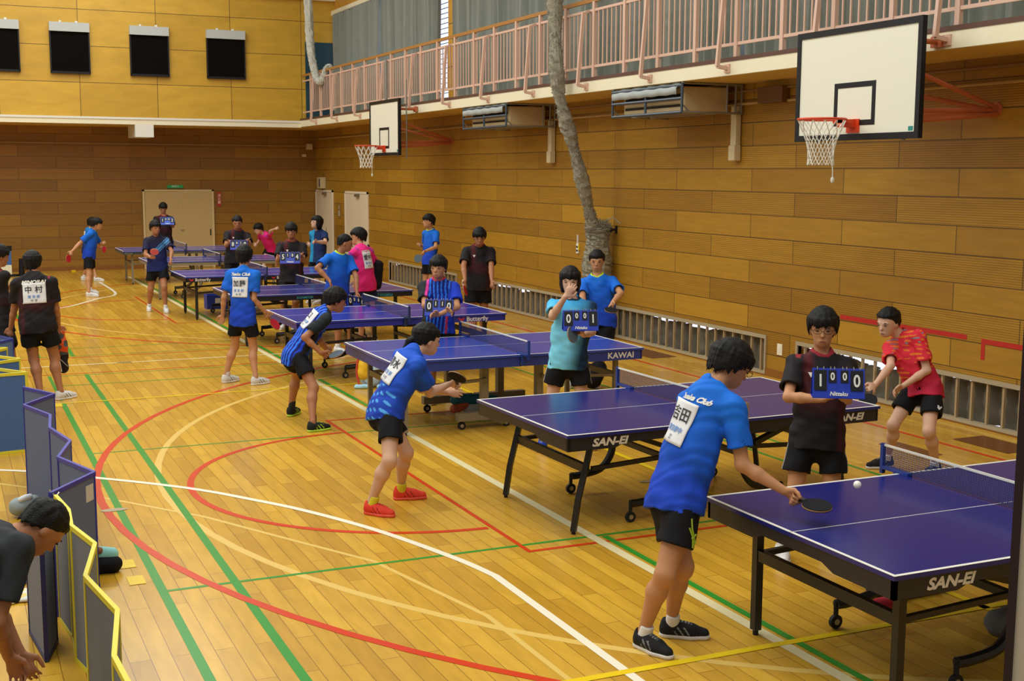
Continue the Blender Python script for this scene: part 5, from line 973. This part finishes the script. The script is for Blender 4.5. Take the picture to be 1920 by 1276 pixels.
'p23': {"H":1.66,"yaw":30,"hy":20,"hp":-10,"J":{"pel":[0.539,15.369,0.779],"neck":[0.514,15.416,1.417],"shR":[0.604,15.26,1.354],"shL":[0.43,15.56,1.325],"hiR":[0.583,15.294,0.779],"hiL":[0.496,15.444,0.779],"knR":[0.633,15.136,0.408],"knL":[0.621,15.656,0.456],"anR":[0.541,14.926,0.072],"anL":[0.591,15.787,0.072],"ftR":[0.94,0.342,0.0],"ftL":[0.766,0.643,0.0],"elR":[0.474,15.342,1.09],"wrR":[0.609,15.542,1.153],"haR":[0.666,15.599,1.192],"elL":[0.593,15.649,1.082],"wrL":[0.681,15.878,1.128],"haL":[0.724,15.95,1.161],"head":[0.563,15.498,1.562]}},
'p24': {"H":1.7,"yaw":20,"hy":15,"hp":-58,"J":{"pel":[-0.196,5.494,0.874],"neck":[0.162,5.843,0.915],"shR":[0.229,5.66,0.915],"shL":[-0.019,5.916,0.902],"hiR":[-0.166,5.411,0.874],"hiL":[-0.226,5.577,0.874],"knR":[-0.098,5.133,0.473],"knL":[-0.129,5.417,0.473],"anR":[-0.05,4.85,0.072],"anL":[-0.05,5.25,0.072],"ftR":[0.985,0.174,0.0],"ftL":[0.94,0.342,0.0],"elR":[0.123,5.565,0.636],"wrR":[0.167,5.705,0.427],"haR":[0.202,5.709,0.345],"elL":[0.119,5.824,0.637],"wrL":[0.216,5.738,0.417],"haL":[0.245,5.706,0.338],"head":[0.336,5.844,0.954]}},
}
HELD = {"P":{"p1":{"s":"R","c":[3.988,5.014,0.859],"n":[0,-0.35,0.9],"col":"black"},"p3":{"s":"R","c":[6.95,8.16,0.656],"n":[-0.75,-0.6,0.1],"col":"black"},"p4":{"s":"R","c":[3.551,8.866,0.967],"n":[-0.3,-0.8,0.5],"col":"black"},"p6":{"s":"L","c":[6.883,12.472,0.986],"n":[-0.2,-0.6,0.75],"col":"black"},"p8":{"s":"R","c":[3.498,11.985,0.736],"n":[-0.1,-0.5,0.85],"col":"grey"},"p9":{"s":"R","c":[3.605,14.897,0.7],"n":[0.75,-0.65,0.1],"col":"red"},"p12":{"s":"R","c":[6.682,16.378,0.872],"n":[0.5,-0.85,0],"col":"red"},"p13":{"s":"L","c":[7.869,21.572,0.97],"n":[-0.5,-0.85,0.2],"col":"grey"},"p18":{"s":"R","c":[3.402,22.916,1.126],"n":[-0.1,-0.95,0.2],"col":"pink"},"p20":{"s":"R","c":[2.264,26.667,0.772],"n":[0.8,-0.6,0.2],"col":"red"},"p21":{"s":"R","c":[3.395,30.556,0.732],"n":[-0.6,-0.8,0.1],"col":"red"},"p22":{"s":"L","c":[0.625,14.955,0.606],"n":[0.8,-0.6,0],"col":"black"},"p5":{"s":"L","c":[4.965,9.703,1.134],"n":[-0.4,-0.9,0.1],"col":"grey"}},"B":{"p2":{"c":[4.944,6.083,1.269],"t":"1000","yaw":238},"p5":{"c":[5.063,9.732,1.253],"t":"0001","yaw":250},"p7":{"c":[4.865,12.657,1.085],"t":"0110","yaw":240},"p10":{"c":[5.187,16.839,0.726],"t":"0000","yaw":290},"p14":{"c":[4.955,19.423,1.196],"t":"5104","yaw":255},"p15":{"c":[4.943,23.107,1.2],"t":"8619","yaw":258},"p19":{"c":[4.833,30.416,1.377],"t":"1002","yaw":262}}}
# ------------------------------------------------------------------ the people
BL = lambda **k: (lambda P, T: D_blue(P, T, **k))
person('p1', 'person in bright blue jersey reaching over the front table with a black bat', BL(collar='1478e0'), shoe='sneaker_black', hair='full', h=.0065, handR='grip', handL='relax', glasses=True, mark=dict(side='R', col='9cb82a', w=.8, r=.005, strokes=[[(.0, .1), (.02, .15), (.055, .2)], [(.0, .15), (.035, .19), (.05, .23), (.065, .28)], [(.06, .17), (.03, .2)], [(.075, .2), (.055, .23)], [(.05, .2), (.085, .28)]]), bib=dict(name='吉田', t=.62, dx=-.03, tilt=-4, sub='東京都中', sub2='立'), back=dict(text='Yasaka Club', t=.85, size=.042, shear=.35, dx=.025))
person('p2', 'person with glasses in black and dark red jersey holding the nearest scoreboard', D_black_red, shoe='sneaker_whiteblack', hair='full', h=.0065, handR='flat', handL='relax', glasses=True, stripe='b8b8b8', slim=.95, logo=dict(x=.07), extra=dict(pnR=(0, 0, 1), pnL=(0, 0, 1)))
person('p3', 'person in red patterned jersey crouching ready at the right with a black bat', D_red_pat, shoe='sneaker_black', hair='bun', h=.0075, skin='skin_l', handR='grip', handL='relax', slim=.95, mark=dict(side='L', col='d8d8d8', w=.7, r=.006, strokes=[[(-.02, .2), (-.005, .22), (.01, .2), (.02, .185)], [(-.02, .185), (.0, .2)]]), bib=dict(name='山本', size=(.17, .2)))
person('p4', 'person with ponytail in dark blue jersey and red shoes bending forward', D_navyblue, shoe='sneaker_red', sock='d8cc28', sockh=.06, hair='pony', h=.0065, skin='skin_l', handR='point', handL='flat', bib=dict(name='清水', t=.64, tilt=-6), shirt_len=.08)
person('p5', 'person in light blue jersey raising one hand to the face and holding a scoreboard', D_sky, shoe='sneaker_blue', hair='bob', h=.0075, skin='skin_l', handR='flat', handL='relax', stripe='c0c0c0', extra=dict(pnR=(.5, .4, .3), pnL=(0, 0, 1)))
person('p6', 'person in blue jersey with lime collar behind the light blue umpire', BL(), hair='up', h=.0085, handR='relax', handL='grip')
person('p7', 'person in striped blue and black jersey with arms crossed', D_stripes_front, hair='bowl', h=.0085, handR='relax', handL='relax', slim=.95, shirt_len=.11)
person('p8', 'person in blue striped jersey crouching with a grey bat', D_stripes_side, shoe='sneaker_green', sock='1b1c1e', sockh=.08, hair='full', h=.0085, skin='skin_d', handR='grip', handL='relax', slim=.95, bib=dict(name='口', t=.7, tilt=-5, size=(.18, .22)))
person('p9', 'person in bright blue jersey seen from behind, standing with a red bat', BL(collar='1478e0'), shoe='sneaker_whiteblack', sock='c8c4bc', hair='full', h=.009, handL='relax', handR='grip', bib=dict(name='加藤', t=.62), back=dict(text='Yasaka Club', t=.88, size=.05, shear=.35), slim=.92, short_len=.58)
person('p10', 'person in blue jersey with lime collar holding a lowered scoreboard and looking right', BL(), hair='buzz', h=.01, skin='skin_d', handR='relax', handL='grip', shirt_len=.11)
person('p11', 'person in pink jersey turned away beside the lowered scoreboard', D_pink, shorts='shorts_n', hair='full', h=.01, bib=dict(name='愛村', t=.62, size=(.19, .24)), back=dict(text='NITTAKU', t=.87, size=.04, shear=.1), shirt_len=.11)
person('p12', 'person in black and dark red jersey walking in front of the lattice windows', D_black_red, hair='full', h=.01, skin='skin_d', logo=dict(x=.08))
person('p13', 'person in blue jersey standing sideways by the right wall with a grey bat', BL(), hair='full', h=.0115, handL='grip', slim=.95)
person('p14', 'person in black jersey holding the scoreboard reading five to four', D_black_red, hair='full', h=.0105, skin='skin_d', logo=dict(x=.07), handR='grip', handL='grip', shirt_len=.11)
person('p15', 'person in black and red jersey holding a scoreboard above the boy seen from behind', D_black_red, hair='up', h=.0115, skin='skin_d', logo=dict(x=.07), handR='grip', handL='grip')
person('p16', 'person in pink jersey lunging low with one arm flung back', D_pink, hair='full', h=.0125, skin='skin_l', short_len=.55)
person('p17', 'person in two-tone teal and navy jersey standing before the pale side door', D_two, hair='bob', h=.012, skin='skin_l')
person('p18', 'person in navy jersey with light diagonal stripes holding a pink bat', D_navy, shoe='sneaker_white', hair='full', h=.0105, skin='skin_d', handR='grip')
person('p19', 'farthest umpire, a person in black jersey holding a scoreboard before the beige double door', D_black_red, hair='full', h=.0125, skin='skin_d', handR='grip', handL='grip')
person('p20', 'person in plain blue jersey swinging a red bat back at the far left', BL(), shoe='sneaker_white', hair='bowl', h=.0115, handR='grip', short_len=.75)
person('p21', 'person in blue jersey with a white bib mostly hidden behind the far left player', BL(hi='2078c0', lo='182c60'), shoe='sneaker_white', hair='bowl', h=.0125, handR='grip', bib=dict(name='木', size=(.18, .2)), short_len=.75)
person('p22', 'person in black jersey with white bib seen from behind, holding an orange shoe bag', D_black_red, shoe='sneaker_whiteblack', sock='a05a50', sockh=.02, hair='bowl', h=.0085, skin='skin_d', handL='grip', handR='grip', bib=dict(name='中 村', t=.64, size=(.25, .22)), back=dict(text='MINORAI', t=.87, size=.05, shear=.25, width=1.2))
person('p23', 'person in black jersey cut by the left edge beside the bibbed back', D_black_red, hair='full', h=.01, skin='skin_d')
person('p24', 'person in charcoal shirt bending down at the bottom left corner', color_solid('2a2d30'), hair='buzz', h=.008, skin='skin_d', shoe='sneaker_black', extra=dict())
for k_, l_ in (('p1', 'black bat swung over the front table by the boy in bright blue'), ('p3', 'black bat held by the girl in the red jersey'), ('p4', 'black bat held by the ponytailed girl'), ('p6', 'black bat with orange edge held by the boy behind the light blue umpire'),
               ('p8', 'grey bat held by the crouching striped boy'), ('p9', 'red bat held by the boy seen from behind in bright blue'), ('p12', 'red bat hanging from the hand of the walker in black'), ('p13', 'grey bat held by the boy by the right wall'),
               ('p18', 'pink bat held by the boy in navy'), ('p20', 'red bat swung back at the far left, seen edge on'), ('p21', 'red bat held in front of the far left pair'), ('p22', 'dark bat held low by the bibbed boy in black at the left'), ('p5', 'grey bat held under the scoreboard by the light blue umpire')): bat(k_, l_)
for k_, l_ in (('p2', 'blue scoreboard with big one and zero held by the boy with glasses'), ('p5', 'blue scoreboard with big zero and one held by the light blue umpire'), ('p7', 'scoreboard pressed under the crossed arms of the striped umpire'), ('p10', 'scoreboard held low by the boy in blue behind the crouching player'),
               ('p14', 'scoreboard reading five to four'), ('p15', 'scoreboard reading eight to nine'), ('p19', 'farthest scoreboard reading one to two, in front of the double door')): scoreboard(k_, l_, '2a5ad0' if k_ == 'p19' else '1c38b0')
# ------------------------------------------------------------------ ball, bags and floor things
tag(MB().ball((4.13, 4.9, .985), .02, 16).build('table_tennis_ball', mat('ball_white', 'f0efe8', .4), smooth=True), 'white ball in flight above the front table', 'ball')
def blob(name, loc, parts, m_, label=None, cat=None, parent=None, h=.008, wr=.006, flat=True):
    loc = np.array(loc, float); P = np.array([p for pr in parts for p in pr[:2]]); R = max(max(p[2:4]) for p in parts); V = Vol(P.min(0)-R-.02, P.max(0)+R+.02, h)
    for a, b, ra, rb in parts: V.cap(np.array(a), np.array(b), ra, rb, .03)
    if wr: V.wrinkle(wr, [(np.array([50, 20, 30.]), 1.), (np.array([-25, 60, 20.]), 2.), (np.array([15, -30, 70.]), 4.)])
    if flat: V.cut(np.array([0, 0, .003]), np.array([0, 0, -1.]))
    o = V.mesh(name, m_, parent); 
    if parent is None: o.location = tuple(loc)
    if label: tag(o, label, cat)
    return o
c = lambda n, h_, **k: mat(n, h_, .75, **k)
bp = empty('backpack', (4.56, 14.15, 0), 'yellow and pale blue backpack standing on the floor behind the table leg', 'backpack')
blob('body', 0, [((0, 0, .12), (.02, 0, .3), .13, .12)], c('backpack_pale', 'c8dce8', noise=.1), parent=bp); blob('front_flap', 0, [((-.1, -.05, .18), (-.08, -.03, .4), .085, .075)], c('backpack_yellow', 'e8b820', noise=.1), parent=bp, flat=False)
blob('trim_band', 0, [((-.06, -.1, .24), (.14, -.05, .26), .035, .035)], c('backpack_aqua', '6fc0d8'), parent=bp, flat=False); blob('strap', 0, [((-.2, -.08, .02), (-.05, -.15, .03), .03, .03), ((.05, -.16, .02), (.18, -.1, .02), .03, .03)], c('strap_blue', 'a4d4e8', noise=.2), parent=bp)
MB().tube(catmull([(-.05, .02, .42), (-.1, -.04, .46), (-.16, -.05, .4), (-.19, -.05, .2), (-.17, -.08, .04)], 6), .012, 6).build('piping', c('piping_red', 'c8402c'), bp)
rb = empty('sports_bag', (5.05, 12.15, 0), 'teal and orange sports bag with rackets lying under the lighter blue table', 'bag')
blob('body', 0, [((-.2, 0, .16), (.25, .02, .13), .06, .05)], c('bag_teal', '1f6f86', noise=.3), parent=rb, flat=False); blob('pocket', 0, [((-.22, -.02, .06), (-.1, 0, .1), .05, .05)], c('bag_orange', 'c8603a'), parent=rb); blob('lining', 0, [((-.05, .02, .05), (.15, .02, .05), .06, .06)], c('bag_white', 'c8ccd0'), parent=rb)
_s = POSES['p11']['J']['shR']
sbk = empty('shoulder_bag', (_s[0]+.1, _s[1]+.02, _s[2]-.62), 'black bag hanging at the right side of the person in pink', 'bag')
blob('body', 0, [((.02, 0, .12), (.05, 0, .42), .075, .07)], M['shorts'], parent=sbk, flat=False); MB().tube(catmull([(.02, 0, .45), (-.06, -.03, .62), (-.12, -.02, .72)], 6), .012, 6).build('strap', M['black'], sbk)
_h = POSES['p22']['J']['haR']
og = empty('shoe_bag', (_h[0], _h[1], _h[2]-.5), 'orange and grey camouflage shoe bag hanging from the bibbed boy\'s right hand', 'bag')
vb = Vol((-.12, -.1, -.02), (.12, .1, .56), .008); vb.cap((0, 0, .5), (0, 0, .34), .045, .075, .03); vb.cap((0, 0, .34), (.02, 0, .09), .075, .055, .03); vb.wrinkle(.007, [((40, 30, 30), 1.), ((-30, 50, 45), 2.)])
vb.mesh('body', M['fab'], og, color=lambda P: np.where(((np.sin(P[:, 0]*45+P[:, 2]*38)+np.sin(P[:, 2]*60-P[:, 1]*30) > -.1) & (P[:, 2] > .27))[:, None], np.array(lin('d8501c')), np.where((P[:, 2] > .25)[:, None], np.array(lin('4c4c4c')), np.array(lin('1c1a1c')))))
MB().bar((-.1, -.05, .38), (-.06, -.06, .22), .05, .004).build('paper_tag', M['paper'], og); MB().tube([(-.03, -.07, .22), (.06, -.08, .12)], .005, 5).build('zip', M['steel'], og)
pt = tag(MB().add([(0, 0, 0), (.09, .0, .0), (.05, .01, .3), (.0, .01, .26)], [(0, 1, 2, 3)]).add([(0, .003, 0), (.09, .003, .0), (.05, .013, .3), (.0, .013, .26)], [(3, 2, 1, 0)]).build('paper_sheet', M['paper'], loc=(1.05, 14.75, .3)), 'white folded sheet hanging behind the bibbed boy\'s legs', 'paper')
fb = empty('floor_bag', (.83, 8.12, 0), 'black bag with a turquoise towel on the floor right of the barrier', 'bag')
blob('body', 0, [((-.08, 0, .05), (.05, -.02, .05), .065, .06)], M['shorts'], parent=fb); blob('towel', 0, [((-.06, .02, .12), (.05, .0, .11), .05, .045)], c('towel_turquoise', '8fd0cc', noise=.15), parent=fb, flat=False); blob('towel_pattern', 0, [((-.1, -.02, .15), (-.03, -.03, .15), .028, .025)], c('towel_brown', '8a5a3a'), parent=fb, flat=False)
tw = Vol((-.2, -.16, -.01), (.2, .16, .08), .007); 
for a, b, r_ in (((-.13, -.06), (.1, -.02), .06), ((-.1, .05), (.12, .06), .055), ((.08, -.05), (.12, .06), .05)): tw.cap((*a, .012), (*b, .02), r_, r_, .03, w=(0, 0, 1), kw=.35)
tw.wrinkle(.006, [((60, 20, 0), 1.), ((-25, 50, 0), 3.)]); to = tw.mesh('towel', M['fab'], None, color=lambda P: np.where((np.hypot((P[:, 0]*9 % 1)-.5, (P[:, 1]*9 % 1)-.5) < .3)[:, None], np.array(lin('e8d080')), np.array(lin('e6e4da')))); to.location = (.37, 7.8, .0); tag(to, 'white and yellow patterned hand towel on the floor at the lower left', 'towel')
nb = empty('equipment_pouch', (.4, 8.45, 0), 'white and black pouch on the floor behind the bending head', 'pouch'); MB().box(-.14, .16, -.12, .12, .002, .05).build('pouch_body', M['shorts'], nb, bevel=.015); MB().box(-.13, .15, -.11, .11, .052, .09).build('white_cover', M['paper'], nb, bevel=.015)
tag(MB().tube([(.2, 8.12, .012), (.36, 8.06, .012)], .012, 8).build('marker_pen', mat('pen_blue', '1c2f9a', .4)), 'dark blue pen lying beside the patterned towel', 'pen')
hm = empty('towel_bundle', (.45, 9.7, 0), 'grey and white crumpled bundle behind the dark blue piped barrier', 'bundle'); blob('bundle', 0, [((-.04, 0, .08), (.05, .05, .09), .07, .06)], c('bundle_grey', '8f9c9c', noise=.3), parent=hm); blob('stripe', 0, [((-.03, -.04, .14), (.04, 0, .15), .025, .02)], c('bundle_white', 'd8dcdc'), parent=hm, flat=False)
kb = empty('kit_bag', (6.95, 12.95, 0), 'black kit bag on the floor beyond the lighter blue table', 'bag'); blob('body', 0, [((-.04, 0, .12), (.04, 0, .24), .11, .1)], M['shorts'], parent=kb); MB().tube(catmull([(-.05, 0, .33), (0, 0, .4), (.05, 0, .33)], 5), .01, 6).build('strap', M['black'], kb)
rd = tag(blob('cap', (4.9, 5.55, 0), [((-.06, 0, .03), (.06, 0, .03), .055, .05)], c('cap_red', 'b81f30'), None, None, wr=.002), 'red cap lying on the floor under the front table', 'cap')
gb = tag(blob('grey_bag', (5.35, 5.0, 0), [((-.1, 0, .06), (.12, .05, .06), .08, .07)], c('bag_grey', '6e6a68', noise=.2)), 'grey bag on the floor under the front table at the right edge', 'bag')
db = tag(blob('dark_bag', (5.25, 5.75, 0), [((-.2, 0, .07), (.2, .0, .07), .09, .08)], c('bag_dark', '1e1c1e', noise=.2)), 'dark bag on the floor behind the lettering of the front table', 'bag')
bx = empty('plastic_crate', (4.6, 23.6, 0), 'blue crate under the row of far tables', 'crate'); MB().box(-.2, .2, -.15, .15, 0, .02).box(-.2, .2, -.15, -.13, .02, .26).box(-.2, .2, .13, .15, .02, .26).box(-.2, -.18, -.13, .13, .02, .26).box(.18, .2, -.13, .13, .02, .26).build('crate_body', mat('crate_blue', '1c3aa8', .5), bx); MB().box(-.05, .05, -.152, -.15, .1, .2).build('label_patch', M['white'], bx)
wc = tag(MB().box(4.75, 5.3, 22.9, 23.3, 0, .06).build('folded_mat', mat('mat_pale', 'cfcabc', .6), bevel=.02), 'pale folded mat on the floor under the far table', 'mat')
mn = empty('display_board', (1.15, 32.6, 0), 'blue and white display board on a black stand at the far left', 'board'); MB().box(-.32, .32, -.03, .03, .28, .62).build('panel', [mat('panel_blue', '3a62a4', .5)], mn); MB().box(-.32, .32, -.032, .028, .05, .28).build('lower_panel', M['cream'], mn); MB().box(-.34, .34, -.04, .04, .62, .74).build('top_bar', M['black'], mn); MB().box(-.4, .42, -.1, .1, 0, .05).build('base', M['black'], mn)
tag(MB().tube([(1.7, 32.7, 0), (1.7, 32.7, .04)], .14, 16).tube([(1.7, 32.7, .04), (1.7, 32.7, .42)], [.07, .055], 12).build('floor_stand', M['black']), 'short black cylinder stand on the floor near the display board', 'stand')
tag(MB().disc((2.98, 33.6, .02), (0, 0, 1), .06, .04, 14).build('tape_roll', M['yel']), 'small yellow tape roll on the floor by the end wall', 'tape roll')
